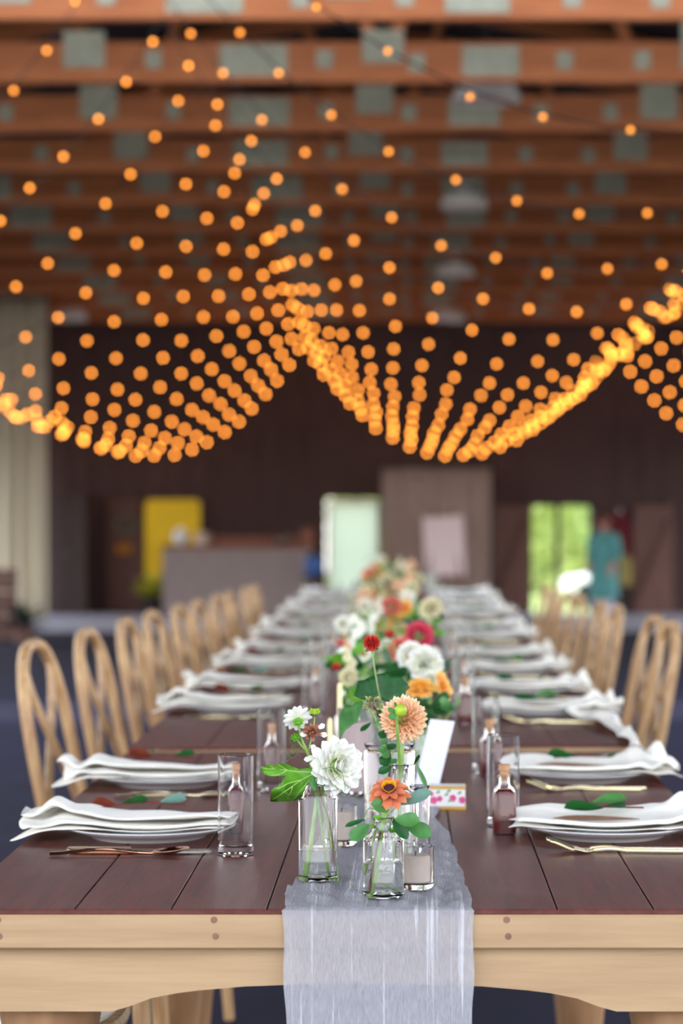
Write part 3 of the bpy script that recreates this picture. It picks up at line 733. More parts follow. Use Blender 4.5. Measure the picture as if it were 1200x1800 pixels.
for side, D in (('L', DL), ('R', DR)):
    sn = 'left' if side == 'L' else 'right'
    for i, d in enumerate(D):
        cx = ([gx(262, 3.75), gx(292, 4.46)] if side == 'L' else [gx(1066, 3.76), gx(1020, 4.54)])[i] if i < 2 else (-.418 + rnd.uniform(-.010, .010) if side == 'L' else .318 + rnd.uniform(-.012, .012))
        far = i >= 2
        w_ = nth(i); rz = rnd.uniform(-.05, .05)
        put(plate0, 'plate', at(cx, d), 0, 'round white plate on the %s side of the table, %s' % (sn, w_), 'plate', 'dinner plates on the %s side' % sn)
        v = i % 2
        nrz = rz if far else (-.02, .03)[i]
        nz_ = put(nap[(side, v)], ('nap', side, v), at(cx, d, .0006), nrz, 'folded ivory napkin across the %s plate on the %s side' % (ORD[i], sn), 'napkin', 'linen napkins on the %s side' % sn)
        sv = v if i < 2 else (v if side == 'R' else 1 - v)
        put(spr[(side, sv)], ('spr', side, sv), at(cx + (0 if not far else rnd.uniform(-.02, .02)), d, .0 if not far or side == 'R' else .004), rz, 'leaf sprig laid on the %s napkin of the %s side' % (ORD[i], sn), 'leaf sprig', 'leaf sprigs on the %s side' % sn)
        yc = d - (.198 if side == 'R' else .208)
        if side == 'R':
            fx = gx(1085, 3.57) if i == 0 else (gx(1022, 4.36) if i == 1 else cx - .008)
            frz = (-.03, -.02)[i] if i < 2 else rnd.uniform(-.06, .02)
            put(fork0, 'fork', at(fx + .0, yc - .004), frz, ('pale brass fork before the %s right side plate, front one of its pair' if i < 7 else 'pale brass fork before the %s right side plate') % ORD[i], 'fork', 'forks on the right side')
            if i < 7: put(fork0, 'fork', at(fx - .004 + (.014 if i else 0), yc + .0145), frz + .015, 'pale brass fork behind its twin at the %s plate on the right side' % ORD[i], 'fork', 'forks on the right side')
        else:
            kx = gx(222, 3.55) if i == 0 else (gx(315, 4.28) if i == 1 else cx + .0)
            k_, s_ = (knife0, spoon0) if i == 0 else (knifeB, spoonB)
            kk = 'c' if i == 0 else 'b'
            mt = 'dark copper' if i == 0 else 'pale brass'
            put(k_, 'knife' + kk, at(kx + .018, yc + .012), -.02, '%s handled knife in front of the %s plate on the left side' % (mt, ORD[i]), 'knife', 'knives on the left side')
            put(s_, 'spoon' + kk, at(kx - .004, yc - .012), .03, '%s spoon in front of the %s plate on the left side' % (mt, ORD[i]), 'spoon', 'spoons on the left side')
            if i == 0: put(knifeB, 'knifeb', at(kx + .012, yc + .030), .0, 'pale knife lying closest to the nearest plate on the left side', 'knife', 'knives on the left side')
        # glass and syrup bottle on the inner side
        if i == 0:
            g, bt = ((gx(414, 3.545), 3.545), (gx(415, 3.79), 3.79)) if side == 'L' else ((gx(884, 3.86), 3.86), (gx(886, 3.775), 3.775))
        elif i == 1:
            g, bt = ((gx(477, 4.36), 4.36), (gx(478, 4.5), 4.5)) if side == 'L' else ((gx(853, 4.66), 4.66), (gx(860, 4.59), 4.59))
        else:
            gxx = (-.235 if side == 'L' else .135) + rnd.uniform(-.012, .012)
            g, bt = (gxx, d - .1), (gxx + (.006 if side == 'L' else .0), d - .0 if side == 'L' else d - .19)
        put(tumbler0, 'tumbler', at(g[0], g[1]), 0, 'tall clear tumbler at the %s place on the %s side' % (ORD[i], sn), 'glass', 'tall tumblers on the %s side' % sn)
        if i < 9: put(bottle0, 'bottle', at(bt[0], bt[1]), rnd.uniform(-.15, .15) if i else .05, 'small corked bottle of dark red syrup at the %s place on the %s side' % (ORD[i], sn), 'bottle', 'syrup bottles on the %s side' % sn)

# a napkin end trailing along the right edge of the second table
def fn(u, v):
    d = lerp(5.70, 4.86, u); xc = lerp(.405, .478, smooth(u * 1.6)); wd = lerp(.10, .05, u)
    x = xc + (v - .5) * wd + .006 * math.sin(u * 23); over = max(0, x - (TX + TW / 2) + .004)
    lift = table_lift(.42, 5.5)
    z = TOP + lift + .021 + .010 * math.sin(u * 17 + v * 4) * (.6 + .4 * v) + .006 * math.sin(v * 9 + u * 6) - over * 1.4
    return (TX + TW / 2 - .004 + over * .45 if over > 0 else x, d, z)
b = MB(); b.grid(fn, 60, 20)
o = b.build('linen_napkin', M['linen'], origin=(.42, 5.3, TOP), solid=.0012, crease=180)
tag(o, 'loose ivory napkin trailing along the right table edge behind the second plate', 'napkin', 'linen napkins on the right side')
# ------------------------------------------------------------------ flowers
def frame_of(n):
    n = Vector(n).normalized(); a = n.orthogonal().normalized(); return a, n.cross(a).normalized(), n
def dahlia(b, c, n, Rr, rings=8, per=16, ball=.55, W=.30, tip=.5, seed=0, cup=.25, jit=.06, nu=4, nv=1, dome=1.0):
    r = random.Random(seed); a, bb, n = frame_of(n); c = Vector(c)
    for k in range(rings):
        t = k / max(1, rings - 1); el = lerp(-18, 84, t ** .9); cnt = max(3, int(per * (math.cos(R(max(el, 0))) * .85 + .15)))
        ln = Rr * lerp(.62, .34, t); rb = Rr * ball * lerp(.72, 1.0, math.sin(R(max(el, 0))))
        for j in range(cnt):
            az = 2 * math.pi * (j + .5 * (k % 2)) / cnt + r.uniform(-.09, .09); e = R(el + r.uniform(-5, 5))
            rad = a * math.cos(az) + bb * math.sin(az)
            d = rad * math.cos(e) + n * math.sin(e)
            o = c + (rad * math.cos(e) * rb + n * math.sin(e) * rb * .62 * dome)
            up = -rad * math.sin(e) + n * math.cos(e)
            L_ = ln * r.uniform(1 - jit, 1 + jit)
            b.petal(o, d + n * .12 * (1 - t), up, L_, Rr * W * lerp(1, .7, t), cup, .10, tip, .45, nu, nv)
def daisy(b, c, n, Rr, cnt=12, W=.42, seed=0, lift=.1, notch=.12, tip=.8, nu=5, cup=.1, droop=0.0):
    r = random.Random(seed); a, bb, n = frame_of(n); c = Vector(c)
    for j in range(cnt):
        az = 2 * math.pi * j / cnt + r.uniform(-.06, .06); rad = a * math.cos(az) + bb * math.sin(az)
        b.petal(c + rad * Rr * .1 + n * Rr * .02 * (j % 2), rad + n * (lift + r.uniform(-.08, .08)), n, Rr * .9 * r.uniform(.93, 1.05), Rr * W, cup, droop, tip, .35, nu, 2, notch=notch)
def bez(pts, n=16):
    pts = [Vector(p) for p in pts]; out = []
    for i in range(len(pts) - 1):
        p0, p1, p2, p3 = pts[max(0, i - 1)], pts[i], pts[i + 1], pts[min(len(pts) - 1, i + 2)]
        m = max(3, n // (len(pts) - 1))
        for k in range(m):
            u = k / m
            out.append(.5 * (2 * p1 + (p2 - p0) * u + (2 * p0 - 5 * p1 + 4 * p2 - p3) * u * u + (3 * p1 - p0 - 3 * p2 + p3) * u ** 3))
    out.append(pts[-1]); return out
def stem(t, pts, r, m='stem', origin=None, name='stem', r1=None, n=16):
    q = bez(pts, n); b = MB(); rs = [lerp(r, r1 or r, i / (len(q) - 1)) for i in range(len(q))]
    b.tube(q, rs, 8); return b.build(name, M[m], t, origin)
def leafobj(t, o, a, c, wd, m='leafmid', up=(0, -.5, .8), cup=.12, curl=.08, lab=None):
    b = MB(); leaf(b, a, c, wd, up, cup, curl, n=9); return tag(b.build('leaf', M[m], t, o), lab)
M['vein'] = mat('pale_leaf_vein', srgb(160, 206, 104), .5)
def lobed(t, o, pts, d0, depth, m, lab=None, veins=()):
    """a lobed leaf: outline points in the frame, bent in depth, finely tessellated, veined by its material"""
    import bmesh
    bm = bmesh.new(); vs = [bm.verts.new(px(x, y, d0)) for x, y in pts]; bm.faces.new(vs)
    bmesh.ops.triangulate(bm, faces=bm.faces[:])
    for _ in range(3): bmesh.ops.subdivide_edges(bm, edges=[e for e in bm.edges if e.calc_length() > .005], cuts=1)
    bmesh.ops.triangulate(bm, faces=bm.faces[:])
    b = MB(); bm.verts.index_update()
    b.add([v.co + Vector((0, depth(VX + v.co.x * F / d0, VY - (v.co.z - EYE) * F / d0), 0)) for v in bm.verts], [[v.index for v in f.verts] for f in bm.faces]); bm.free()
    for line in veins:
        q = [px(x, y, d0) for x, y in line]; q = [q_ + Vector((0, depth(VX + q_.x * F / d0, VY - (q_.z - EYE) * F / d0) - .0004, 0)) for q_ in bez(q, 14)]
        b.tube(q, [lerp(.0005, .0002, k / (len(q) - 1)) for k in range(len(q))], 5, m=1)
    return tag(b.build('leaf', [M[m], M['vein']], t, o, solid=.0005), lab)
def bottle_vase(name, label, pxx, d, half, hs, neck, hn, sq, water, group='bud vases along the runner', lipw=.0015, wall=.0018, dz=.0045):
    p = Vector((gx(pxx, d), d, TOP + dz)); t = thing(name, label, 'vase', p, 0, group)
    o = [(0, 0), (half - .003, 0), (half, .003), (half, hs - .004), (half - .003, hs)]
    if neck: o += [(neck + .004, hs + .006), (neck, hs + .012), (neck, hn - .004), (neck + lipw, hn - .003), (neck + lipw, hn), (neck - .001, hn + .0008), (neck - wall, hn - .001), (neck - wall, hs + .011), (neck + .002, hs + .0045)]
    else: o += [(half, hn), (half - wall / 2, hn + .0008), (half - wall, hn)]
    o += [(half - wall - .003, hs - .002), (half - wall, hs - .006), (half - wall, .009), (half - wall - .004, .0055), (0, .0055)]
    b = MB(); b.lathe(o, 44, sq=sq); b.build('glass', M['glass'], t)
    if water:
        hw = half - wall + .0003
        b = MB(); b.lathe([(0, .0052), (hw - .004, .0052), (hw, .009), (hw, water - .0006), (hw - .0008, water), (0, water - .0002)], 44, sq=sq); b.build('water', M['water'], t)
    return t

# --- left vase: square bottle with the white dahlia
V1 = bottle_vase('bud_vase', 'square clear bottle vase holding the white dahlia, front left on the runner', 559, 3.28, .0262, .1165, .017, .1345, 5, .0425)
D1 = 3.28
def P(x, y, dy=0.0, d=D1): q = px(x, y, d + dy); return q
o = P(592, 1549); t = thing('white_dahlia', 'large white dahlia leaning right from the front left bottle vase', 'flower', o, 0, 'flowers in the bud vases')
b = MB(); dahlia(b, P(591, 1347, -.012), (.52, -.82, .12), .0460, 8, 14, .36, .34, .5, 3, .22, .1, 6, 2, .8); b.build('bloom', M['p_white'], t, o)
b = MB(); b.ball(P(588, 1346, .004), .011, 12, 8); b.build('calyx', M['stem'], t, o)
stem(t, [P(591, 1549, .002), P(584, 1480, .002), P(567, 1405, 0), P(574, 1365, .006), P(588, 1347, .003)], .0036, 'stem', o, r1=.0026)
o = P(537, 1549); t = thing('white_daisy', 'small white daisy seen from behind, highest in the front left bottle vase', 'flower', o, 0, 'flowers in the bud vases')
b = MB(); daisy(b, P(522, 1264, 0), (-.25, .80, .55), .0215, 13, .40, 5, .12, .1, .85, 6, .08, -.04); b.build('bloom', M['p_white'], t, o)
b = MB(); b.ball(P(524, 1271, -.003), .0042, 10, 8, sc_=(1.1, 1, .9))
for k in range(9):
    a = 2 * math.pi * k / 9; b.petal(P(524, 1270, -.003), Vector((math.cos(a), .25 * math.sin(a) - .15, .35 + .8 * math.sin(a))), (0, -1, .2), .0078, .0032, .2, -.15, .4, .5, 4, 1)
b.build('calyx', M['leaf'], t, o)
stem(t, [P(537, 1549, -.006), P(549, 1460, -.006), P(556, 1395), P(543, 1330), P(530, 1300), P(524, 1273)], .0034, 'stem', o, r1=.0013)
stem(t, [P(541, 1322), P(529, 1310), P(522, 1300)], .0012, 'stem', o, 'side_stem')
b = MB()
for k in range(7): a = 2 * math.pi * k / 7; b.petal(P(519, 1297), Vector((math.cos(a), -.5, .4 + math.sin(a))), (0, -1, 0), .0085, .0042, .3, .2, .5, .5, 4, 1)
b.ball(P(519, 1296), .0035); b.build('bud', M['leaf'], t, o)
stem(t, [P(543, 1318), P(550, 1285), P(553, 1260)], .0011, 'stem', o, 'side_stem')
b = MB(); b.ball(P(553, 1251), .0052, 12, 8, sc_=(1.15, 1, .85))
for k in range(6): a = 2 * math.pi * k / 6; b.petal(P(553, 1256), Vector((math.cos(a), .6 * math.sin(a), .75)), (0, -1, 0), .010, .0042, .2, .3, .4, .5, 4, 1)
b.build('bud', M['bud'], t, o)
o = P(588, 1500); t = thing('seed_head', 'brown tubular seed head between the daisy and the white dahlia', 'seed head', o, 0, 'flowers in the bud vases')
r = random.Random(8); b = MB()
for k in range(34):
    dv = Vector((r.uniform(-1, 1), r.uniform(-1, .5), r.uniform(-.6, 1))).normalized(); b.petal(P(549, 1287, -.004) + dv * .003, dv, Vector((0, -1, .3)), r.uniform(.007, .0125), .0042, .5, .2, .7, .5, 4, 1)
b.build('bracts', M['p_brown'], t, o)
b = MB()
for (x, y, dx, dz) in ((560, 1280, 1, .6), (540, 1290, -1, -.1), (563, 1290, .8, -.2), (556, 1318, -1, .8), (547, 1334, -1, -.1), (553, 1330, -.9, -.3)):
    b.petal(P(x, y, -.006), (dx, -.2, dz), (0, -1, .2), .0105, .0075, .2, .15, .7, .4, 4, 1)
b.build('white_petals', M['p_white'], t, o)
stem(t, [P(590, 1503, -.004), P(578, 1440, -.008), P(563, 1395, -.012), P(555, 1340, -.008), P(550, 1290, -.004)], .0011, 'stemdark', o)
o = P(578, 1545); t = thing('lobed_leaf', 'bright green lobed leaf spreading left over the rim of the front left bottle vase', 'leaf', o, 0, 'foliage in the bud vases')
LF = [(559, 1353), (548, 1350), (538, 1350), (526, 1352), (515, 1353), (512, 1346), (505, 1341), (497, 1340), (490, 1339), (487, 1345), (480, 1342), (473, 1338), (472, 1346), (464, 1344), (459, 1346), (462, 1352), (466, 1358), (474, 1361), (484, 1362), (496, 1362), (508, 1362), (520, 1361),
      (511, 1367), (503, 1372), (495, 1377), (486, 1379), (480, 1384), (480, 1390), (477, 1395), (478, 1401), (475, 1408), (483, 1409), (491, 1408), (499, 1404), (507, 1401), (510, 1406), (514, 1410), (519, 1408), (526, 1404), (533, 1396), (536, 1388), (538, 1382), (545, 1376), (551, 1370), (558, 1364)]
lobed(t, o, LF, 3.262, lambda x, y: -.030 * smooth((556 - x) / 90) + .010 * math.sin((y - 1340) / 9) * smooth((550 - x) / 40) + .0001 * (y - 1362) ** 2 / 14, 'leaf', None, [[(557, 1357), (520, 1356), (490, 1350), (464, 1348)], [(556, 1359), (530, 1370), (505, 1386), (480, 1404)], [(552, 1363), (532, 1384), (516, 1406)], [(530, 1370), (508, 1374), (490, 1382)], [(515, 1379), (512, 1390), (506, 1399)], [(540, 1376), (530, 1392)], [(505, 1353), (495, 1345), (490, 1341)], [(485, 1350), (476, 1343)], [(505, 1353), (492, 1359), (478, 1360)]])
lobed(t, o, [(560, 1357), (552, 1362), (545, 1369), (541, 1377), (546, 1380), (551, 1390), (555, 1391), (558, 1380), (562, 1378), (566, 1384), (571, 1380), (572, 1372), (568, 1364)], 3.255, lambda x, y: -.0004 * (y - 1357) * .6 + .002 * math.sin(x / 4), 'leafmid', 'smaller grey green leaf')
stem(t, [P(578, 1545, .006), P(567, 1470, .004), P(557, 1400, -.006), P(558, 1357, -.016)], .0017, 'stem', o)
b = MB()
for pts in ([(541, 1316), (520, 1320), (505, 1330), (498, 1338), (505, 1338), (509, 1333)], [(525, 1318), (512, 1308), (509, 1296), (516, 1294), (519, 1301)], [(518, 1320), (508, 1322), (508, 1330), (516, 1332), (521, 1326)], [(530, 1312), (521, 1318), (523, 1326), (528, 1328)], [(515, 1324), (512, 1314), (518, 1308)],
            [(565, 1352), (585, 1349), (598, 1358), (592, 1366), (584, 1373)], [(585, 1349), (600, 1357), (604, 1372), (606, 1387), (600, 1396)], [(572, 1353), (574, 1362), (580, 1372), (590, 1384), (600, 1388), (604, 1398)], [(545, 1345), (535, 1342), (531, 1338)]):
    b.tube(bez([P(x, y, -.055 * (x > 560)) for x, y in pts], 20), .00033, 5)
b.build('tendrils', M['leafmid'], t, o)

# --- front right bottle with the burnt orange zinnia
V2 = bottle_vase('bud_vase', 'round shouldered clear bottle vase holding the orange zinnia, nearest on the runner', 674, 3.14, .0266, .0785, .0125, .102, 3.2, .0455)
D2 = 3.14
def Q(x, y, dy=0.0): return px(x, y, D2 + dy)
o = Q(652, 1578); t = thing('orange_zinnia', 'burnt orange zinnia with a yellow ringed centre in the nearest bottle vase', 'flower', o, 0, 'flowers in the bud vases')
b = MB(); ctr = Q(684, 1392); nn = (-.03, -.62, .78)
daisy(b, ctr, nn, .0292, 12, .44, 4, -.10, .02, .75, 6, .14, -.10); daisy(b, ctr + Vector((0, -.002, .0035)), nn, .023, 9, .46, 9, .12, .02, .75, 6, .16, -.05)
b.build('petals', M['p_zinnia'], t, o)
b = MB(); a_, b_, n_ = frame_of(nn); r = random.Random(2)
for k in range(26):
    a = 2 * math.pi * k / 26; rad = a_ * math.cos(a) + b_ * math.sin(a); q = ctr + rad * r.uniform(.0065, .0085) + n_ * .006
    b.petal(q, rad * .7 + n_, n_, .0065, .0036, .3, .2, .7, .5, 3, 1)
b.build('florets', M['p_yellow'], t, o)
b = MB(); b.lathe([(0, -.001), (.010, 0), (.0092, .004), (.0065, .0085), (0, .0105)], 20, ctr, rot=Vector((0, 0, 1)).rotation_difference(n_).to_matrix()); b.build('centre', M['darkcentre'], t, o)
stem(t, [Q(652, 1578, -.01), Q(662, 1520, -.006), Q(671, 1455, -.002), Q(681, 1410, 0), Q(684, 1396, 0)], .0033, 'stem', o, r1=.0038)
stem(t, [Q(650, 1571, -.012), Q(660, 1500, -.012), Q(669, 1462, -.008)], .0013, 'stemdark', o, 'side_stem')
stem(t, [Q(643, 1580, .004), Q(649, 1545, .002), Q(653, 1500), Q(661, 1450)], .0011, 'stem', o, 'side_stem')
stem(t, [Q(681, 1522, .008), Q(664, 1543, .01), Q(680, 1556, .006), Q(700, 1568, .004)], .0009, 'stem', o, 'side_stem')
for (a, c, wd, mm, dy) in (((703, 1414), (759, 1392), .0185, 'leafblue', .01), ((694, 1440), (737, 1444), .0215, 'leafmid', -.012), ((684, 1425), (652, 1412), .0190, 'leafmid', -.008), ((689, 1436), (716, 1475), .0165, 'leafdark', -.004), ((711, 1446), (757, 1470), .0225, 'leafmid', .0),
                        ((648, 1449), (617, 1478), .0205, 'leafmid', -.008), ((642, 1440), (606, 1453), .0075, 'leafdark', .0), ((676, 1440), (655, 1437), .0080, 'leaf', -.004), ((664, 1456), (649, 1452), .0070, 'leaf', .0), ((680, 1452), (695, 1464), .0100, 'leaf', .002)):
    leafobj(t, o, Q(a[0], a[1], dy), Q(c[0], c[1], dy - .014), wd, mm, (-.1, -.8, .55), .14, .0)
stem(t, [Q(676, 1436, -.002), Q(660, 1424, -.004), Q(648, 1421, -.004), Q(641, 1434, -.002), Q(640, 1442, 0)], .0006, 'stem', o, 'side_stem')
stem(t, [Q(675, 1440), Q(660, 1440, -.004), Q(648, 1449, -.008)], .0006, 'stem', o, 'side_stem')
stem(t, [Q(679, 1440), Q(690, 1437, -.006), Q(696, 1440, -.012)], .0008, 'stem', o, 'side_stem')
stem(t, [Q(682, 1432), Q(695, 1420, .006), Q(703, 1414, .01)], .0008, 'stem', o, 'side_stem')
stem(t, [Q(677, 1445), Q(695, 1443, .0), Q(711, 1446, .0)], .0008, 'stem', o, 'side_stem')

# --- slim bottle behind with the peach dahlia
D3 = 3.37
V3 = bottle_vase('bud_vase', 'slim necked clear bottle vase holding the peach dahlia, behind the orange zinnia', 703, D3, .0262, .108, .0105, .1455, 2.4, .05)
def S(x, y, dy=0.0): return px(x, y, D3 + dy)
o = S(703, 1528); t = thing('peach_dahlia', 'round peach dahlia facing the camera above the orange zinnia', 'flower', o, 0, 'flowers in the bud vases')
b = MB(); dahlia(b, S(709, 1264, .012), (.16, -.97, .10), .0355, 11, 19, .50, .225, .6, 6, .45, .06, 4, 1, .9); b.build('bloom', M['p_peach'], t, o)
b = MB(); b.ball(S(708, 1266, .018), .012, 12, 8); b.build('calyx', M['stem'], t, o)
stem(t, [S(703, 1526), S(702, 1420, .003), S(706, 1330, .004), S(708, 1296, .016), S(708, 1268, .026)], .0026, 'stem', o)
o = S(700, 1526, -.006); t = thing('dahlia_bud', 'yellow green dahlia bud standing in front of the peach dahlia', 'flower bud', o, 0, 'flowers in the bud vases')
b = MB(); b.ball(S(704, 1249, -.045), .0085, 16, 10, sc_=(1, 1, 1.08)); b.build('bud', M['bud'], t, o)
for (a, c, wd) in (((696, 1252), (680, 1246), .007), ((698, 1254), (683, 1263), .010), ((697, 1246), (693, 1233), .004)): leafobj(t, o, S(a[0], a[1], -.044), S(c[0], c[1], -.05), wd, 'leafmid', (0, -1, .3))
stem(t, [S(700, 1526, -.004), S(701, 1400, -.003), S(702, 1345, -.006), S(699, 1296, -.034), S(697, 1264, -.045), S(702, 1254, -.045)], .0021, 'stem', o)

# --- tall cylinder with the red globe, the big vine leaf and trailing greens
D4 = 3.66
V4 = bottle_vase('cylinder_vase', 'tall clear cylinder vase with leafy stems, behind the peach dahlia', 684, D4, .0385, .140, 0, .1465, 2.0, .06)
V5 = bottle_vase('cylinder_vase', 'narrow clear cylinder glass at the right of the tall cylinder vase', 737, 3.57, .0155, .088, 0, .0935, 2.0, 0)
def U(x, y, dy=0.0): return px(x, y, D4 + dy)
o = U(690, 1460); t = thing('globe_amaranth', 'small red globe flower on a long bare stem, highest of the near flowers', 'flower', o, 0, 'flowers in the bud vases')
dz4 = -.22
b = MB(); c = U(653, 1130, dz4); r = random.Random(5)
for k in range(11):
    th = math.pi * (k + .6) / 12
    for j in range(max(4, int(15 * math.sin(th)))):
        a = 2 * math.pi * (j + .5 * (k % 2)) / max(4, int(15 * math.sin(th))); dv = Vector((math.sin(th) * math.cos(a), math.sin(th) * math.sin(a), -math.cos(th)))
        b.petal(c + dv * .0066 * 1.0, dv + Vector((0, 0, .45)), dv, .0062, .0044, .45, .1, .4, .6, 4, 1)
b.ball(c, .0062, 12, 8, t=.1); b.build('bloom', M['p_red'], t, o)
b = MB()
for dx in (-1, 1, .3): b.petal(U(653, 1141, dz4), (dx, -.3, -.25 if dx < 0 else .1), (0, -1, .5), .0105, .0045, .1, -.1, .4, .5, 4, 1)
b.build('sepals', M['leafmid'], t, o)
stem(t, [U(690, 1462, -.01), U(690, 1330, -.03), U(684, 1290, -.08), U(668, 1229, -.17), U(658, 1175, -.21), U(653, 1140, dz4)], .0013, 'stempale', o, n=24)
o = U(672, 1465); t = thing('vine_leaf', 'large dark green lobed leaf behind the red globe flower stem', 'leaf', o, 0, 'foliage in the bud vases')
lobed(t, o, [(669, 1228), (650, 1232), (634, 1228), (622, 1222), (628, 1214), (631, 1206), (629, 1197), (640, 1196), (651, 1190), (662, 1186), (672, 1183), (680, 1181), (687, 1188), (697, 1187), (706, 1188), (708, 1195), (716, 1201), (720, 1208), (714, 1213), (712, 1221), (704, 1226), (690, 1226), (680, 1231)], 3.68, lambda x, y: .012 * math.sin((x - 622) / 16) - .0004 * (y - 1181) + .0005 * abs(x - 670) * .3, 'leafdark')
lobed(t, o, [(636, 1232), (641, 1243), (632, 1252), (629, 1268), (622, 1270), (615, 1276), (606, 1283), (600, 1296), (597, 1282), (596, 1262), (600, 1248), (606, 1240), (618, 1240), (626, 1234)], 3.66, lambda x, y: .006 * math.sin(x / 6) - .0006 * (y - 1235), 'leafmid', 'lighter drooping leaf')
stem(t, [U(672, 1465, .005), U(676, 1340), U(672, 1280, .01), U(668, 1226, .0)], .0016, 'stem', o)
stem(t, [U(674, 1300), U(655, 1255), U(637, 1233)], .0012, 'stem', o, 'side_stem')
leafobj(t, o, U(652, 1270), U(634, 1287, -.01), .010, 'leafdark'); stem(t, [U(671, 1290), U(660, 1275), U(652, 1270)], .0007, 'stem', o, 'side_stem')
o = U(663, 1465, -.012); t = thing('leafy_spray', 'leafy stem with a tuft of green seeds left of the peach dahlia', 'foliage', o, 0, 'foliage in the bud vases')
dd = -.20
b = MB(); r = random.Random(11)
for k in range(26):
    dv = Vector((r.uniform(-1, .7), r.uniform(-1, .3), r.uniform(-.5, 1))).normalized(); L_ = r.uniform(.006, .0125)
    b.petal(U(654, 1238, dd) + dv * .005, dv, Vector((0, -1, .4)), L_, .0038, .4, .15, .8, .35, 4, 1)
b.build('seeds', M['p_seed'], t, o)
stem(t, [U(663, 1465, -.01), U(686, 1345, -.03), U(680, 1310, -.15), U(668, 1262, -.19), U(655, 1240, dd)], .0012, 'stemdark', o, n=24)
for (a, c, wd, mm) in (((668, 1262), (662, 1248), .010, 'leafdark'), ((672, 1275), (660, 1268), .010, 'leafmid'), ((675, 1285), (668, 1298), .013, 'leafdark'), ((680, 1300), (667, 1306), .012, 'leafmid'), ((682, 1308), (693, 1318), .014, 'leafdark'), ((682, 1312), (664, 1322), .011, 'leafmid'), ((686, 1330), (667, 1344), .017, 'leafdark'), ((684, 1320), (672, 1332), .013, 'leafmid'),
                        ((690, 1345), (664, 1360), .012, 'leafdark'), ((672, 1262), (678, 1278), .010, 'leafdark'), ((685, 1335), (697, 1342), .011, 'leafmid')):
    leafobj(t, o, U(a[0], a[1], -.17), U(c[0], c[1], -.18), wd, mm, (.2, -.9, .4))
leafobj(t, o, U(731, 1342, -.16), U(746, 1386, -.17), .0125, 'leafmid', (.8, -.6, .2)); leafobj(t, o, U(727, 1345, -.16), U(735, 1325, -.17), .008, 'leafdark', (.6, -.8, .2))
stem(t, [U(690, 1352, -.14), U(712, 1347, -.16), U(731, 1342, -.16)], .0006, 'stem', o, 'side_stem')

# ------------------------------------------------------------------ candles, card, little box
def votive(pxx, d, r, h, wax, label, sq=2.0):
    p = Vector((gx(pxx, d), d, TOP + .0048)); t = thing('votive_candle', label, 'candle', p, 0, 'glass votive candles')
    b = MB(); b.lathe([(0, 0), (r - .003, 0), (r - .001, .002), (r, .006), (r, h), (r - .001, h + .0006), (r - .002, h), (r - .0025, .009), (r - .006, .0065), (0, .0065)], 40, sq=sq); b.build('glass_cup', M['glass'], t)
    q = r - .0045
    b = MB(); b.lathe([(0, .007), (q - .003, .007), (q, .010), (q, wax - .002), (q - .002, wax), (.004, wax - .0012), (0, wax - .001)], 36); b.build('wax', M['wax'], t)
    b = MB(); b.tube([(0, 0, wax - .001), (.0004, 0, wax + .005)], .0007, 6); b.build('wick', M['cable'], t)
votive(730, 3.205, .0243, .0560, .044, 'ivory candle in a clear glass cup beside the nearest bottle vase', 2.6)
votive(600, 3.62, .0232, .0585, .050, 'ivory candle in a clear glass cup behind the front left bottle vase')
p = px(765, 1424, 4.2)
t = thing('table_card', 'folded pale lavender card leaning behind the flowers on the right', 'card', (p.x, 4.2, TOP + .0045), 0)
M['card'] = mat('pale_lavender_paper', srgb(216, 216, 232), .8)
b = MB(); A = [px(x, y, 4.2) for x, y in ((729, 1395), (771, 1395), (799, 1268), (756, 1264))]
org = Vector((p.x, 4.2, TOP + .0045))
def sheet(dy0, dy1, m='card', nm='front_panel'):
    b = MB(); vs = []
    zb = TOP + .0055
    q = [Vector((A[0].x - .006, 0, zb)), Vector((A[1].x - .006, 0, zb)), A[2].copy(), A[3].copy()]
    for off in (0, .0012):
        for k, v in enumerate(q): vs.append(Vector((v.x, 4.2 + (dy0 if k < 2 else dy1) + off, v.z)))
    b.add(vs, [(0, 1, 2, 3), (7, 6, 5, 4), (0, 4, 5, 1), (1, 5, 6, 2), (2, 6, 7, 3), (3, 7, 4, 0)]); b.build(nm, M[m], t, org, smooth_=False)
sheet(-.03, 0.0); sheet(.035, .0015, nm='back_panel')
# floral box with gilt edges
M['gold'] = mat('gilt_edge', srgb(226, 184, 92), .3, metal=.8)
M['flor'] = mat('white_lacquer', srgb(226, 224, 226), .4)
M['florp'] = mat('printed_pink_rose', srgb(220, 92, 140), .5, noise=.3, nscale=200); M['florg'] = mat('printed_leaf_green', srgb(128, 168, 120), .5)
d = 4.07; cxb = gx(786, d); W_, H_, Dp = .0625, .0415, .03
t = thing('floral_box', 'small white box with pink painted roses and gilt edges beside the right hand flowers', 'box', (cxb, d + Dp / 2, TOP), R(-4))
b = MB(); b.box((0, 0, H_ / 2 + .0005), (W_ - .002, Dp - .002, H_ - .001), bev=.001); b.build('body', M['flor'], t, smooth_=False)
b = MB()
for z in (.003, H_ - .004):
    b.box((0, 0, z), (W_, Dp, .006), bev=.001)
b.build('gilt_band', M['gold'], t, smooth_=False)
r = random.Random(1)
for k, (x, z, rr_) in enumerate(((-.022, .016, .0065), (-.012, .019, .005), (.010, .020, .006), (.026, .017, .006), (-.026, .027, .004))):
    b = MB()
    for j in range(5):
        a = 2 * math.pi * j / 5; b.lathe([(0, 0), (rr_ * .55, 0), (rr_ * .5, .0005), (0, .0007)], 12, (x + rr_ * .5 * math.cos(a), -Dp / 2 + .0008, z + rr_ * .5 * math.sin(a)), rot=Matrix.Rotation(R(90), 3, 'X'))
    b.build('painted_rose', M['florp'], t)
b = MB()
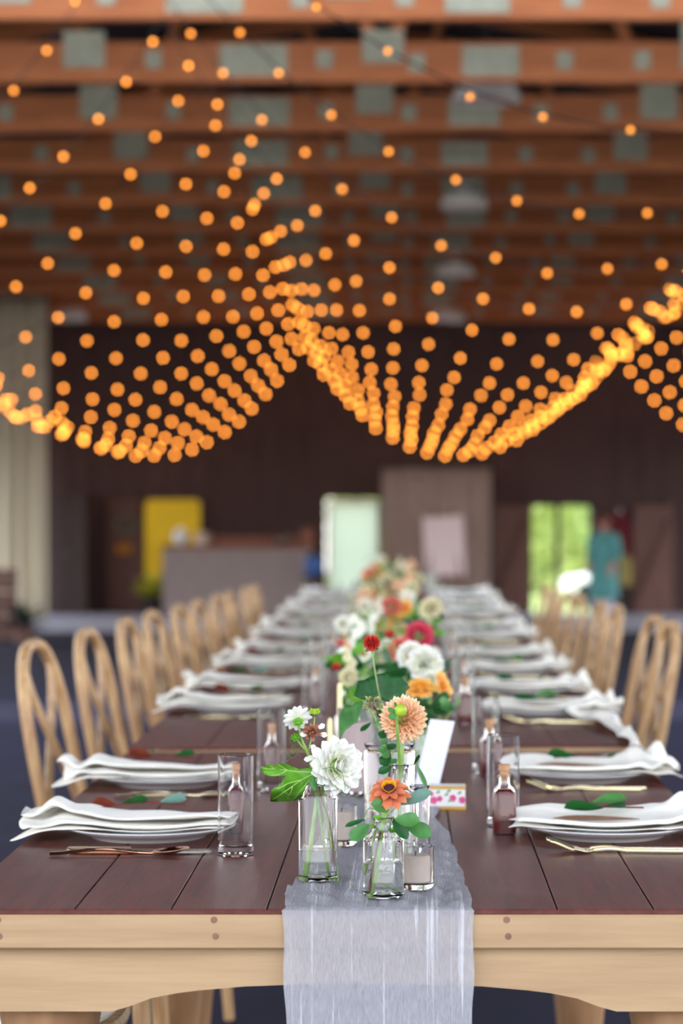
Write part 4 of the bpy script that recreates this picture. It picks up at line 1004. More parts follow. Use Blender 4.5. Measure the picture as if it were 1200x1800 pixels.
for (x, z) in ((-.004, .024), (.002, .014), (.018, .027), (-.018, .028), (.0, .030)): b.petal((x, -Dp / 2 + .0002, z), (.8, 0, .5), (0, -1, 0), .008, .005, 0, 0, .5, .2, 4, 1)
b.build('painted_leaves', M['florg'], t)

# yellow sticks drawn for upright streaks, and a pillar candle in glass
for k, (x, y0, d) in enumerate(((597, 1200, 4.35), (580, 1262, 4.15), (703, 1128, 5.6))):
    zt_ = px(x, y0, d).z; h_ = zt_ - TOP - .006
    t = thing('taper_candle', ['pale yellow taper candle, tallest on the left behind the white dahlia', 'short pale yellow taper candle left of the tall one', 'pale yellow taper candle among the pink flowers further back'][k], 'candle', (gx(x, d), d, TOP + .006 + table_lift(gx(x, d), d)), 0, 'taper candles along the runner')
    b = MB(); b.lathe([(0, 0), (.016, 0), (.017, .003), (.012, .006), (.006, .01), (.006, .018), (.0075, .02), (0, .02)], 20); b.build('candle_holder', M['brass'], t)
    b = MB(); b.lathe([(0, .02), (.0046, .02), (.0046, h_ - .004), (.002, h_), (0, h_)], 14); b.build('candle', M['taper'], t)
d = 4.25; t = thing('hurricane_candle', 'mauve grey pillar candle in a clear glass cylinder behind the left candle cup', 'candle', (gx(626, d), d, TOP + .0055), 0)
b = MB(); b.lathe([(0, 0), (.03, 0), (.032, .002), (.032, .15), (.031, .151), (.030, .15), (.030, .008), (0, .007)], 32); b.build('glass_cylinder', M['glass'], t)
M['mauve'] = mat('mauve_grey_wax', srgb(196, 176, 176), .6)
b = MB(); b.lathe([(0, .0075), (.0255, .0075), (.026, .01), (.026, .125), (.024, .128), (0, .1275)], 28); b.build('pillar', M['mauve'], t)
# ------------------------------------------------------------------ flowers further down the runner
VCNT = [0]
def far_vase(x, d, half=.026, hs=.085, neck=.012, hn=.105, label=None):
    z = TOP + .0065 + table_lift(x, d)
    o = bottle_vase('bud_vase', label, 0, d, half, hs, neck, hn, 2.6, .05); o.location = (x, d, z); return o
def bloom_flower(kind, c, n, Rr, d, vx, label, seed, lod=0, petal_m=None, leaves=2):
    """a flower with its head at c, its stem rising from a vase at (vx, d)"""
    r = random.Random(seed); lift = TOP + .0135 + table_lift(vx, d)
    o = Vector((vx + r.uniform(-.006, .006), d + r.uniform(-.006, .006), lift)); nm = {'dahlia': 'dahlia', 'rose': 'ranunculus', 'daisy': 'cosmos', 'stock': 'stock_flower', 'globe': 'globe_amaranth', 'zin': 'zinnia'}[kind]
    t = thing(nm, label, 'flower', o, 0, 'flowers along the runner'); b = MB(); c = Vector(c)
    if kind == 'dahlia': dahlia(b, c, n, Rr, 7 if lod < 2 else 5, 15 if lod < 2 else 10, .48, .3, .5, seed, .3, .06, 3, 1)
    elif kind == 'rose': dahlia(b, c, n, Rr, 7 if lod < 2 else 5, 9, .58, .62, 1.1, seed, .5, .06, 3, 1)
    elif kind == 'daisy': daisy(b, c, n, Rr, 9, .62, seed, .15, .06, .9, 4)
    elif kind == 'zin': daisy(b, c, n, Rr, 11, .46, seed, -.05, .02, .8, 4); daisy(b, c + Vector(n) * .004, n, Rr * .75, 8, .5, seed + 1, .2, .02, .8, 4)
    elif kind == 'globe': dahlia(b, c, (0, 0, 1), Rr, 6, 10, .6, .35, .4, seed, .4, .05, 3, 1); b.ball(c, Rr * .7, 10, 6)
    elif kind == 'stock':
        for k in range(9):
            q = c + Vector((r.uniform(-.6, .6) * Rr, r.uniform(-.6, .6) * Rr, (k / 8 - .5) * Rr * 3.2)); daisy(b, q, (r.uniform(-1, 1), -.8, r.uniform(-.2, .8)), Rr * .72, 5, .8, seed + k, .3, .05, .9, 3)
    b.build('bloom', M[petal_m], t, o)
    if kind in ('daisy', 'zin'):
        b = MB(); b.ball(c + Vector(n).normalized() * .003, Rr * .22, 10, 6); b.build('centre', M['p_yellow'], t, o)
    b = MB(); mid = (o + c) / 2 + Vector((r.uniform(-.015, .015), r.uniform(-.02, .02), .02)); b.tube(bez([o, mid, c - Vector(n).normalized() * Rr * .15 + Vector((0, .004, -.004))], 10), .0018, 6); b.build('stem', M['stem'], t, o)
    for k in range(leaves):
        u = r.uniform(.45, .9); q = o.lerp(c, u); a = r.uniform(0, 6.28); dv = Vector((math.cos(a), .5 * math.sin(a) - .3, r.uniform(-.2, .6)))
        b = MB(); leaf(b, q, q + dv.normalized() * r.uniform(.03, .055), r.uniform(.016, .03), (0, -.6, .8), .12, .1, n=5); b.build('leaf', M[r.choice(['leafmid', 'leafdark', 'leaf'])], t, o)
    return t
COLN = {'p_white': 'white', 'p_peach': 'peach', 'p_coral': 'coral pink', 'p_pink': 'magenta pink', 'p_orange': 'yellow orange', 'p_red': 'red', 'p_cream': 'cream', 'p_zinnia': 'burnt orange'}
HAND = [  # kind, frame x, frame y, distance, radius in frame px, normal, colour, vase frame x, label
    ('rose', 722, 1152, 4.85, 27, (-.3, -.8, .5), 'p_white', 735, 'round white flower, left of the blurred white pair behind the peach dahlia'),
    ('rose', 747, 1166, 4.75, 34, (.2, -.85, .45), 'p_white', 740, 'round white flower, larger and right of the blurred white pair behind the peach dahlia'),
    ('dahlia', 704, 1142, 5.35, 26, (-.2, -.9, .3), 'p_coral', 712, 'coral pink dahlia at the left of the blurred white pair'),
    ('dahlia', 736, 1118, 5.5, 31, (.2, -.85, .3), 'p_pink', 728, 'magenta pink dahlia, brightest pink above the blurred white pair'),
    ('zin', 738, 1210, 4.5, 34, (.0, -.45, .85), 'p_orange', 742, 'yellow orange open flower just above and right of the peach dahlia'),
    ('daisy', 776, 1206, 4.55, 30, (.85, -.4, .3), 'p_orange', 750, 'yellow orange flower seen edge on beside the lavender card'),
    ('rose', 757, 1194, 4.6, 18, (.1, -.9, .4), 'p_white', 746, 'small white flower between the two yellow orange flowers'),
    ('globe', 684, 1115, 5.3, 11, (0, 0, 1), 'p_red', 706, 'small red globe flower right of the tallest red one, further back'),
    ('globe', 591, 1172, 4.9, 10, (0, 0, 1), 'p_red', 612, 'small orange red globe flower alone at the left of the near cluster'),
    ('globe', 598, 1130, 5.6, 10, (0, 0, 1), 'p_coral', 622, 'small pink globe flower at the left edge of the blurred flowers'),
    ('stock', 625, 1112, 5.6, 16, (0, -1, 0), 'p_white', 630, 'white flower spike at the left behind the vine leaf'),
    ('stock', 615, 1165, 4.95, 12, (0, -1, 0), 'p_cream', 618, 'cream flower spike just left of the vine leaf'),
    ('rose', 612, 1190, 4.8, 17, (-.2, -.9, .4), 'p_cream', 616, 'cream green flower low at the left of the vine leaf'),
    ('daisy', 640, 1150, 5.2, 18, (-.2, -.8, .5), 'p_white', 632, 'loose white flower directly behind the red globe flower'),
    ('daisy', 605, 1150, 5.3, 15, (-.4, -.8, .4), 'p_white', 626, 'pale white flower between the orange red and pink globes'),
]
VLAB = ['under the blurred round white pair', 'right under the larger white flower', 'under the coral pink dahlia', 'under the magenta pink dahlia', 'under the yellow orange open flower', 'beside the lavender card', 'under the small white flower', 'of the small red globe flower further back', 'of the orange red globe flower at the left', 'of the small pink globe flower', 'of the white flower spike', 'of the cream flower spike', 'of the cream green flower', 'of the loose white flower behind the red globe', 'of the pale white flower']
made = {}
for k, (kind, x, y, d, rp, n, pm, vx, lab) in enumerate(HAND):
    q = px(x, y, d); Rr = rp * d / F
    key = round(d * 2) / 2, vx // 40
    bloom_flower(kind, q, n, Rr, d, gx(vx, d), lab, 100 + k, 0, pm, 3)
    if key not in made:
        made[key] = 1
        sidew = 'left' if vx < 690 else 'right'
        far_vase(gx(vx, d), d + .0, label='clear bottle vase ' + VLAB[k])
# loose green leaves among the second group
for k, (x, y, d, wd, mm) in enumerate(((757, 1240, 4.5, .05, 'leafdark'), (797, 1245, 4.45, .035, 'leafmid'), (740, 1262, 4.5, .04, 'leafdark'), (640, 1170, 5.0, .05, 'leafdark'), (612, 1150, 5.2, .045, 'leaf'), (715, 1185, 4.8, .045, 'leafdark'), (770, 1180, 4.8, .04, 'leafdark'), (655, 1135, 5.4, .05, 'leafmid'), (690, 1165, 5.2, .05, 'leafdark'), (720, 1090, 6.0, .05, 'leafdark'))):
    q = px(x, y, d); o = Vector((gx(lerp(x, 700, .5), d), d, TOP + .02))
    t = thing('foliage_spray', ['dark green leaf stem under the yellow orange flower', 'fresh green leaf stem right of the lavender card', 'dark leaf stem low behind the lavender card', 'dark green leaf stem behind the vine leaf on the left', 'bright green leaf stem by the white spike', 'dark leaf stem beneath the blurred white pair',
        'dark leaf stem at the right of the blurred white pair', 'mid green leaf stem behind the red globe flower', 'dark leaf stem beneath the coral dahlia', 'dark leaf stem above the magenta dahlia'][k], 'foliage', o, 0, 'foliage along the runner')
    r = random.Random(k)
    for j in range(3):
        dv = Vector((r.uniform(-1, 1), -.4, r.uniform(-.5, .5))).normalized() * wd * r.uniform(.8, 1.1)
        b = MB(); leaf(b, q, q + dv, wd * .72, (0, -.7, .6), .12, .1, n=6); b.build('leaf', M[mm], t, o)
    b = MB(); b.tube(bez([o, (o + q) / 2 + Vector((0, 0, .02)), q], 8), .0015, 6); b.build('stem', M['stem'], t, o)

rnd = random.Random(31)
PAL = ['p_white', 'p_peach', 'p_cream', 'p_orange', 'p_coral', 'p_cream', 'p_white', 'p_red', 'p_cream', 'p_peach', 'p_white']
dl = 6.3; row = 0
while dl < 14.9:
    cx = gx(lerp(690, 678, (dl - 6) / 9), dl)
    wid = .15
    for q in range(3):
        vx = cx + (q - 1) * .072 + rnd.uniform(-.015, .015); vd = dl + rnd.uniform(-.12, .12)
        pos = ['left', 'middle', 'right'][q]
        far_vase(vx, vd, label='clear bottle vase, %s one of three in the %s blurred flower cluster' % (pos, ORD[row]))
        for f in range(3):
            pm = rnd.choice(PAL); kind = rnd.choice(['dahlia', 'rose', 'daisy', 'rose', 'stock', 'globe']) if pm not in ('p_red',) else 'globe'
            hgt = rnd.uniform(.13, .25) if f < 2 else rnd.uniform(.10, .16)
            Rr = {'dahlia': .036, 'rose': .033, 'daisy': .034, 'stock': .018, 'globe': .012}[kind] * rnd.uniform(.72, 1.0)
            c = Vector((vx + rnd.uniform(-.05, .05), vd + rnd.uniform(-.06, .06), TOP + hgt))
            bloom_flower(kind, c, (rnd.uniform(-.4, .4), -.8, rnd.uniform(.2, .7)), Rr, vd, vx,
                         '%s %s in %s vase, %s blurred cluster, %s of three' % (COLN[pm], {'dahlia': 'dahlia', 'rose': 'round flower', 'daisy': 'open flower', 'stock': 'flower spike', 'globe': 'globe flower'}[kind], pos, ORD[row], ['first', 'second', 'lowest'][f]), 1000 + row * 50 + q * 10 + f, 2, pm, 5)
    dl += .78 + .05 * row; row += 1

# ------------------------------------------------------------------ far end of the barn
def P2(x, y, d): return px(x, y, d)
def zfl(y): return floor_z(y)
# ivory drape on the left
d = 38.2; x0, x1 = gx(-160, d), gx(84, d); zt_ = px(0, 500, d).z
b = MB(); b.grid(lambda u, v: (lerp(x0, x1, u), d + .10 * math.sin(u * 60) + .05 * math.sin(u * 23 + 1), lerp(zfl(d) + .02, zt_, v)), 120, 10)
t = thing('curtain', 'tall ivory drape hanging at the left in front of the far wall', 'curtain', ((x0 + x1) / 2, d, zfl(d)))
b.build('drape', M['curtain'], t, (( x0 + x1) / 2, d, zfl(d)), solid=.01)
b = MB(); b.tube([(x0 - .2, d, zt_ + .02), (x1 + .1, d, zt_ + .02)], .025, 10); b.build('curtain_rod', M['cable'], t, ((x0 + x1) / 2, d, zfl(d)))
# plant and crate in front of the drape
d = 30.5; zf_ = zfl(d)
t = thing('wooden_crate', 'brown wooden crate stack at the left edge in front of the ivory drape', 'crate', (gx(-5, d), d, zf_))
M['crate'] = wood('weathered_crate', srgb(122, 88, 80), srgb(96, 68, 64), .7, 6)
for k in range(3):
    b = MB()
    for s in range(3): b.box((0, -.2, .07 + .3 * k + s * .09), (.42, .02, .075)); b.box((0, .2, .07 + .3 * k + s * .09), (.42, .02, .075)); b.box((-.21, 0, .07 + .3 * k + s * .09), (.02, .4, .075)); b.box((.21, 0, .07 + .3 * k + s * .09), (.02, .4, .075))
    b.box((0, 0, .03 + .3 * k), (.42, .4, .02)); b.build('crate_tier', M['crate'], t, smooth_=False)
d = 29.5; zf_ = zfl(d); t = thing('potted_fern', 'dark leafy potted plant on the floor in front of the ivory drape', 'plant', (gx(42, d), d, zf_))
b = MB(); b.lathe([(0, 0), (.11, 0), (.14, .2), (.15, .21), (.13, .21), (.12, .17), (0, .16)], 20); b.build('pot', M['crate'], t)
b = MB(); r = random.Random(4)
for k in range(46):
    a = r.uniform(0, 6.28); e = r.uniform(.1, 1.3); dv = Vector((math.cos(a) * math.cos(e), math.sin(a) * math.cos(e), math.sin(e))); b.petal((0, 0, .17), dv, (0, 0, 1), r.uniform(.25, .42), .07, .1, -.25, .4, .3, 6, 1)
M['fern'] = mat('very_dark_foliage', srgb(44, 58, 52), .6, noise=.3, nscale=20); b.build('foliage', M['fern'], t)

def panel(name, label, cat, x0, x1, y0, y1, dist, m, th=.05, partname='panel', floor=False):
    a, c = px(x0, y0, dist), px(x1, y1, dist); zb = zfl(dist) if floor else c.z
    o = Vector(((a.x + c.x) / 2, dist, zb)); t = thing(name, label, cat, o)
    b = MB(); b.box((0, 0, (a.z - zb) / 2), (c.x - a.x, th, a.z - zb), bev=.01); b.build(partname, m, t, smooth_=False)
    return t, c.x - a.x, a.z - zb
# brown door with wreath
t, w_, h_ = panel('plank_door', 'brown plank door with a round wreath left of the yellow banner', 'door', 190, 250, 878, 1078, 42.40, M['doorbrown'], .06, 'door_leaf', True)
b = MB(); b.tube([(.16 * math.cos(2 * math.pi * k / 24) + .03, -.06, h_ - .42 + .16 * math.sin(2 * math.pi * k / 24)) for k in range(25)], .05, 8); M['wreath'] = mat('dry_wreath', srgb(128, 122, 108), .9, noise=.4, nscale=30); tag(b.build('wreath', M['wreath'], t), 'round grey green wreath')
b = MB(); b.box((-.02, -.05, h_ - .86), (.28, .03, .18), bev=.02); M['orange'] = mat('orange_plaque', srgb(196, 124, 20), .6); tag(b.build('plaque', M['orange'], t), 'orange plaque')
b = MB(); b.ball((.24, -.06, 1.0), .03); b.build('door_knob', M['steel'], t)
# dark cabinet beside it
t, w_, h_ = panel('wardrobe', 'dark tall cupboard between the ivory drape and the plank door', 'cupboard', 92, 158, 868, 1078, 42.0, M['siding'], .7, 'body', True)
for s in (-1, 1):
    b = MB(); b.box((s * w_ * .245, -.365, h_ / 2), (w_ * .47, .03, h_ - .12), bev=.008); dr = b.build('door', M['frame'], t, smooth_=False)
    b = MB(); b.tube([(s * .04, -.41, h_ * .5 - .06), (s * .04, -.41, h_ * .5 + .06)], .01, 6); hb = b.build('handle', M['steel'], dr)
# yellow banner on a stand
M['yellow'] = mat('yellow_cloth', srgb(250, 206, 24), .6, noise=.06, nscale=3)
d = 41.6; a, c = px(255, 878, d), px(352, 1022, d); o = Vector(((a.x + c.x) / 2, d, zfl(d)))
t = thing('banner', 'bright yellow banner with rounded corners standing behind the bar', 'banner', o)
W_, z1, z0 = c.x - a.x, a.z - o.z, c.z - o.z; poly = []
for (sx_, sz_, a0) in ((1, 1, 0), (-1, 1, 90), (-1, -1, 180), (1, -1, 270)):
    for k in range(6):
        q = R(a0 + 18 * k); poly.append((sx_ * (W_ / 2 - .1) + .1 * math.cos(q), (z1 - .1 if sz_ > 0 else z0 + .1) + .1 * math.sin(q)))
b = MB(); b.prism(poly, lambda q: (q[0], -.02, q[1]), lambda q: (q[0], .02, q[1])); b.build('cloth_panel', M['yellow'], t, smooth_=False)
for s in (-1, 1):
    b = MB(); b.bar((s * W_ * .4, .04, 0), (s * W_ * .4, .04, z1 - .1), .04, .04); b.build('stand_leg', M['cable'], t)
d = 40.9; t = thing('potted_plant', 'yellow green potted plant under the yellow banner beside the bar', 'plant', (gx(270, d), d, zfl(d)))
b = MB(); b.lathe([(0, 0), (.13, 0), (.17, .3), (.18, .32), (.15, .32), (0, .28)], 20); b.build('pot', M['cable'], t)
M['limeleaf'] = mat('lime_leaf', srgb(196, 196, 70), .6, transl=.2); b = MB(); r = random.Random(6)
for k in range(60):
    a_ = r.uniform(0, 6.28); e = r.uniform(.3, 1.4); dv = Vector((math.cos(a_) * math.cos(e), math.sin(a_) * math.cos(e), math.sin(e))); b.petal((0, 0, .3), dv, (0, 0, 1), r.uniform(.25, .55), .1, .1, -.2, .5, .3, 5, 1)
b.build('foliage', M['limeleaf'], t)
# bar counter
M['burlap'] = mat('grey_beige_burlap', srgb(150, 136, 134), .85, noise=.12, nscale=6, bump=.2, bscale=80)
M['barwood'] = wood('warm_bar_wood', srgb(150, 92, 70), srgb(122, 74, 58), .5, 3)
d = 39.6; a, c = px(286, 965, d), px(546, 1085, d); zb = zfl(d); o = Vector(((a.x + c.x) / 2, d, zb)); H_ = a.z - zb; W_ = c.x - a.x
t = thing('bar_counter', 'long bar counter with grey beige cloth front and warm wood top', 'bar', o)
b = MB(); b.box((0, .3, H_ / 2), (W_, .6, H_), bev=.01); tag(b.build('body', M['burlap'], t, smooth_=False), 'grey beige cloth front')
b = MB(); b.box((.03, .3, H_ + .03), (W_ + .06, .7, .06), bev=.012); tag(b.build('counter_top', M['barwood'], t, smooth_=False), 'warm wood top')
b = MB(); b.box((.28, .56, H_ + .13), (W_ - .56, .12, .14), bev=.012); b.build('back_shelf', M['barwood'], t, smooth_=False)
zc = zb + H_ + .0605
def onbar(x, dx=.2): return Vector((gx(x, d), d + dx, zc))
o = onbar(315); t = thing('paper_lantern', 'round white globe standing on the left end of the bar', 'lantern', o)
b = MB(); b.lathe([(0, 0), (.06, 0), (.07, .02), (.12, .06), (.135, .13), (.12, .2), (.07, .25), (.05, .26), (0, .26)], 20); b.build('globe', M['china'], t)
b = MB(); b.lathe([(0, .26), (.03, .26), (.03, .29), (0, .29)], 12); b.build('cap', M['steel'], t)
for x, mm, lab, hh in ((352, 'wax', 'pale jar on the bar right of the white globe', .22), (490, 'steel', 'grey metal jug near the right end of the bar', .2), (538, 'barwood', 'tall brown pitcher at the right end of the bar', .3)):
    o = onbar(x, .15); t = thing('jar' if x == 352 else ('jug' if x == 490 else 'pitcher'), lab, 'jug' if x > 400 else 'jar', o)
    b = MB(); b.lathe([(0, 0), (.08, 0), (.11, .04), (.115, hh * .5), (.07, hh * .8), (.06, hh * .92), (.075, hh), (.06, hh), (.05, hh * .9), (0, hh * .85)], 20); b.build('body', M[mm], t)
    b = MB(); b.tube([(.1, 0, hh * .35), (.17, 0, hh * .5), (.15, 0, hh * .8), (.06, 0, hh * .88)], .012, 8); b.build('handle', M[mm], t)
M['blue'] = mat('blue_plastic', srgb(36, 84, 150), .4)
d = 38.8; t = thing('blue_cooler', 'small blue drink cooler on a stool by the right end of the bar', 'cooler', (gx(552, d), d, zfl(d)))
b = MB(); b.lathe([(0, .72), (.13, .72), (.15, .76), (.15, 1.0), (.14, 1.02), (0, 1.02)], 20); b.build('tank', M['blue'], t)
b = MB(); b.lathe([(0, 1.02), (.12, 1.02), (.12, 1.06), (.03, 1.08), (0, 1.08)], 20); b.build('lid', M['cable'], t)
b = MB(); b.lathe([(0, .66), (.2, .66), (.2, .72), (0, .72)], 20); b.build('stool_seat', M['frame'], t)
for k in range(4):
    q = R(45 + 90 * k); b = MB(); b.tube([(.13 * math.cos(q), .13 * math.sin(q), .66), (.2 * math.cos(q), .2 * math.sin(q), 0)], .02, 8); b.build('leg', M['frame'], t)
# white door
t, w_, h_ = panel('door_2', None, None, 575, 668, 879, 1078, 42.52, M['doorwhite'], .012, 'door_leaf', True); t['kind'] = 'structure'; t['label'] = 'white translucent door glowing with daylight in the far wall behind the flowers'
b = MB(); b.tube([(.34, -.05, .95), (.34, -.09, .95), (.24, -.09, .95)], .014, 8); b.build('door_handle', M['steel'], t)
b = MB()
for x in (-w_ / 2 + .03, w_ / 2 - .03): b.box((x, 0, h_ / 2), (.06, .03, h_))
for z in (.05, h_ - .04): b.box((0, 0, z), (w_, .03, .08))
b.build('door_frame', M['lampwhite'], t, smooth_=False)
# cloth backdrop with welcome sheet
d = 40.6; a, c = px(671, 822, d), px(862, 1085, d); o = Vector(((a.x + c.x) / 2, d, zfl(d))); W_ = c.x - a.x; H_ = a.z - o.z
M['beige'] = mat('beige_linen_backdrop', srgb(172, 150, 140), .85, noise=.08, nscale=4, transl=.1)
t = thing('cloth_backdrop', 'wide beige cloth backdrop on a frame right of the white door', 'backdrop', o)
b = MB(); b.grid(lambda u, v: ((u - .5) * W_, .03 * math.sin(u * 42) + .02 * math.sin(u * 17), lerp(.03, H_, v)), 80, 8); b.build('cloth', M['beige'], t, solid=.008)
b = MB(); b.tube([(-W_ / 2 - .05, .0, H_ + .01), (W_ / 2 + .05, 0, H_ + .01)], .02, 8); b.build('top_pole', M['cable'], t)
for s in (-1, 1):
    b = MB(); b.tube([(s * (W_ / 2 + .03), .0, 0), (s * (W_ / 2 + .03), 0, H_ + .03)], .02, 8); b.build('upright_pole', M['cable'], t)
    b = MB(); b.box((s * (W_ / 2 + .03), 0, .01), (.3, .5, .02), bev=.005); b.build('foot', M['cable'], t, smooth_=False)
M['paper'] = mat('pinkish_white_paper', srgb(240, 220, 220), .7)
d = 39.6; a, c = px(745, 908, d), px(816, 1012, d); o = Vector(((a.x + c.x) / 2, d, zfl(d)))
t = thing('sign_easel', 'pinkish white sheet on an easel in front of the beige backdrop', 'sign', o)
W_ = c.x - a.x; z1, z0 = a.z - o.z, c.z - o.z
b = MB(); b.box((0, 0, (z0 + z1) / 2), (W_, .03, z1 - z0), Matrix.Rotation(R(-3), 3, 'Y'), bev=.004); tag(b.build('sheet', M['paper'], t, smooth_=False), 'pinkish white sheet')
for s in (-1, 1):
    b = MB(); b.bar((s * W_ * .52, -.06, 0), (s * W_ * .2, .05, z1 + .12), .04, .03); b.build('leg', M['doorbrown'], t, smooth_=False)
b = MB(); b.bar((0, .55, 0), (0, .06, z1 + .05), .04, .03); b.build('leg', M['doorbrown'], t, smooth_=False)
b = MB(); b.box((0, -.035, z0 - .03), (W_ * 1.05, .07, .03)); b.build('ledge', M['doorbrown'], t, smooth_=False)
# sliding plank doors right
t, w_, h_ = panel('barn_door', 'brown sliding plank door at the left of the garden doorway', 'door', 868, 931, 888, 1078, 42.36, M['doorbrown'], .06, 'door_leaf', True)
b = MB(); b.box((0, -.045, .12), (w_ - .04, .03, .14)); b.box((0, -.045, h_ - .14), (w_ - .04, .03, .14)); b.bar((-w_ * .42, -.045, .2), (w_ * .42, -.045, h_ - .22), .12, .03); b.build('brace', M['doorbrown'], t, smooth_=False)
t, w_, h_ = panel('barn_door', 'brown sliding plank door at the right edge beyond the person', 'door', 1112, 1182, 888, 1078, 42.36, M['doorbrown'], .06, 'door_leaf', True)
b = MB(); b.box((0, -.045, .12), (w_ - .04, .03, .14)); b.box((0, -.045, h_ - .14), (w_ - .04, .03, .14)); b.bar((-w_ * .42, -.045, .2), (w_ * .42, -.045, h_ - .22), .12, .03); b.build('brace', M['doorbrown'], t, smooth_=False)
# dark red drape and a lantern next to the person
M['maroon'] = mat('dark_red_cloth', srgb(108, 30, 40), .85)
d = 42.2; a, c = px(1072, 902, d), px(1106, 1000, d); o = Vector(((a.x + c.x) / 2, d, c.z)); W_ = c.x - a.x; H_ = a.z - c.z
t = thing('red_coat', 'dark red coat hanging on the far wall behind the person', 'coat', o)
b = MB(); b.grid(lambda u, v: ((u - .5) * W_ * (1.0 - .45 * v ** 6), .04 * math.sin(u * 20) * (1 - v * .6), v * H_), 40, 12); b.build('cloth', M['maroon'], t, solid=.03)
b = MB(); b.tube([(0, .0, H_), (0, 0, H_ + .06), (0, .2, H_ + .06)], .012, 6); b.build('hook', M['steel'], t)
d = 41.8; M['brassdull'] = mat('dull_brass', srgb(150, 136, 76), .5, metal=.3)
t = thing('floor_lantern', 'dull brass lantern on a post right of the person', 'lantern', (gx(1099, d), d, zfl(d)))
b = MB(); b.lathe([(0, 0), (.13, 0), (.13, .03), (.03, .05), (.025, .5), (0, .5)], 16); b.build('post', M['cable'], t)
b = MB(); b.lathe([(0, .5), (.10, .5), (.11, .52), (.11, .92), (.12, .94), (.04, 1.03), (0, 1.04)], 6); b.build('lantern_body', M['brassdull'], t, smooth_=False)

# ------------------------------------------------------------------ garden beyond the doorway
M['foliage'] = mat('bright_leaves', srgb(196, 208, 132), .7, noise=.35, nscale=1.7, transl=.35); M['foliage2'] = mat('deeper_leaves', srgb(172, 196, 118), .7, noise=.35, nscale=2.1, transl=.3)
M['bark'] = mat('grey_bark', srgb(110, 96, 84), .9, noise=.3, nscale=6)
for k, (x, y_, h_, w_, mm, lab) in enumerate(((2.3, 55.0, 6.4, 2.0, 'foliage', 'bright green tree seen in the left pane of the garden doorway'), (5.9, 59.5, 6.4, 2.2, 'foliage2', 'green tree seen in the right pane of the garden doorway'), (3.7, 70.0, 9.5, 5.0, 'foliage', 'tall broad tree filling the gap behind the other garden trees'))):
    zf_ = zfl(y_) - .13; t = thing('garden_tree', lab, 'tree', (x, y_, zf_), 0, 'trees outside the doorway')
    b = MB(); b.tube([(0, 0, 0), (.06, .05, h_ * .3), (0, 0, h_ * .7)], [.16, .12, .05], 10); b.build('trunk', M['bark'], t)
    b = MB(); r = random.Random(40 + k)
    for j in range(2600):
        th = r.uniform(0, 6.28); u = r.uniform(-1, 1); rr_ = r.uniform(.45, 1.0) ** .5
        c = Vector((w_ * rr_ * math.sqrt(1 - u * u) * math.cos(th), w_ * .8 * rr_ * math.sqrt(1 - u * u) * math.sin(th), h_ * .55 + u * rr_ * h_ * .46)); c *= 1
        dv = Vector((r.uniform(-1, 1), r.uniform(-1, 1), r.uniform(-.8, .6))); b.petal(c, dv, (r.uniform(-1, 1), r.uniform(-1, 1), 1), r.uniform(.18, .34), .17, .1, -.1, .5, .25, 3, 1)
    b.build('crown', M[mm], t)
# lawn and hedge behind the doorway
M['lawn'] = mat('green_lawn', srgb(170, 190, 110), .9, noise=.3, nscale=5)
tag(slab('ground.001', -3, 14, WALL_Y + .4, 64, M['lawn'], .05, -.09), 'green lawn outside the garden doorway')
t = thing('hedge', 'tall yellow green hedge closing the view through the garden doorway', 'hedge', (4.5, 64.5, zfl(64.5) - .13))
b = MB(); r = random.Random(77)
b.box((0, .6, 2.2), (13, .9, 4.4))
for j in range(5200):
    c = Vector((r.uniform(-6.6, 6.6), r.uniform(-.25, .2), r.uniform(.05, 4.7))); c.y += .25 * math.sin(c.x * 2.2) * math.cos(c.z * 1.9)
    b.petal(c, (r.uniform(-1, 1), r.uniform(-1, .2), r.uniform(-.6, .8)), (r.uniform(-.6, .6), -1, r.uniform(0, 1)), r.uniform(.16, .3), .15, .1, -.1, .5, .25, 3, 1)
b.build('foliage', M['foliage'], t)
# white parked car outside
d = 50.0; M['carwhite'] = mat('white_car_paint', srgb(244, 244, 244), .3); M['tyre'] = mat('black_rubber', srgb(30, 30, 32), .8); M['carglass'] = mat('dark_car_window', srgb(70, 80, 86), .1)
cz = zfl(d) - .13; cx_ = 4.22
t = thing('parked_car', 'white car parked outside, seen low in the right pane of the garden doorway', 'car', (cx_, d, cz))
prof = [(-1.0, .32), (-1.03, .55), (-.92, .66), (-.45, .74), (-.1, 1.08), (.3, 1.17), (1.5, 1.17), (2.2, .86), (2.7, .78), (2.75, .4), (2.6, .3)]
b = MB(); b.prism(prof, lambda q: (q[0], -.8, q[1]), lambda q: (q[0], .8, q[1])); bo = b.build('body', M['carwhite'], t, smooth_=False)
bv = bo.modifiers.new('bevel', 'BEVEL'); bv.width = .08; bv.segments = 3
b = MB(); b.prism([(-.30, .80), (-.03, 1.06), (.6, 1.1), (.6, .80)], lambda q: (q[0], -.805, q[1]), lambda q: (q[0], -.79, q[1])); b.build('side_window', M['carglass'], t, smooth_=False)
for x in (-.5, 2.0):
    for y_ in (-.75, .75):
        b = MB(); b.lathe([(0, -.1), (.2, -.1), (.29, -.08), (.3, 0), (.29, .08), (.2, .1), (0, .1)], 24, (x, y_, .3), rot=Matrix.Rotation(R(90), 3, 'X')); b.build('wheel', M['tyre'], t)

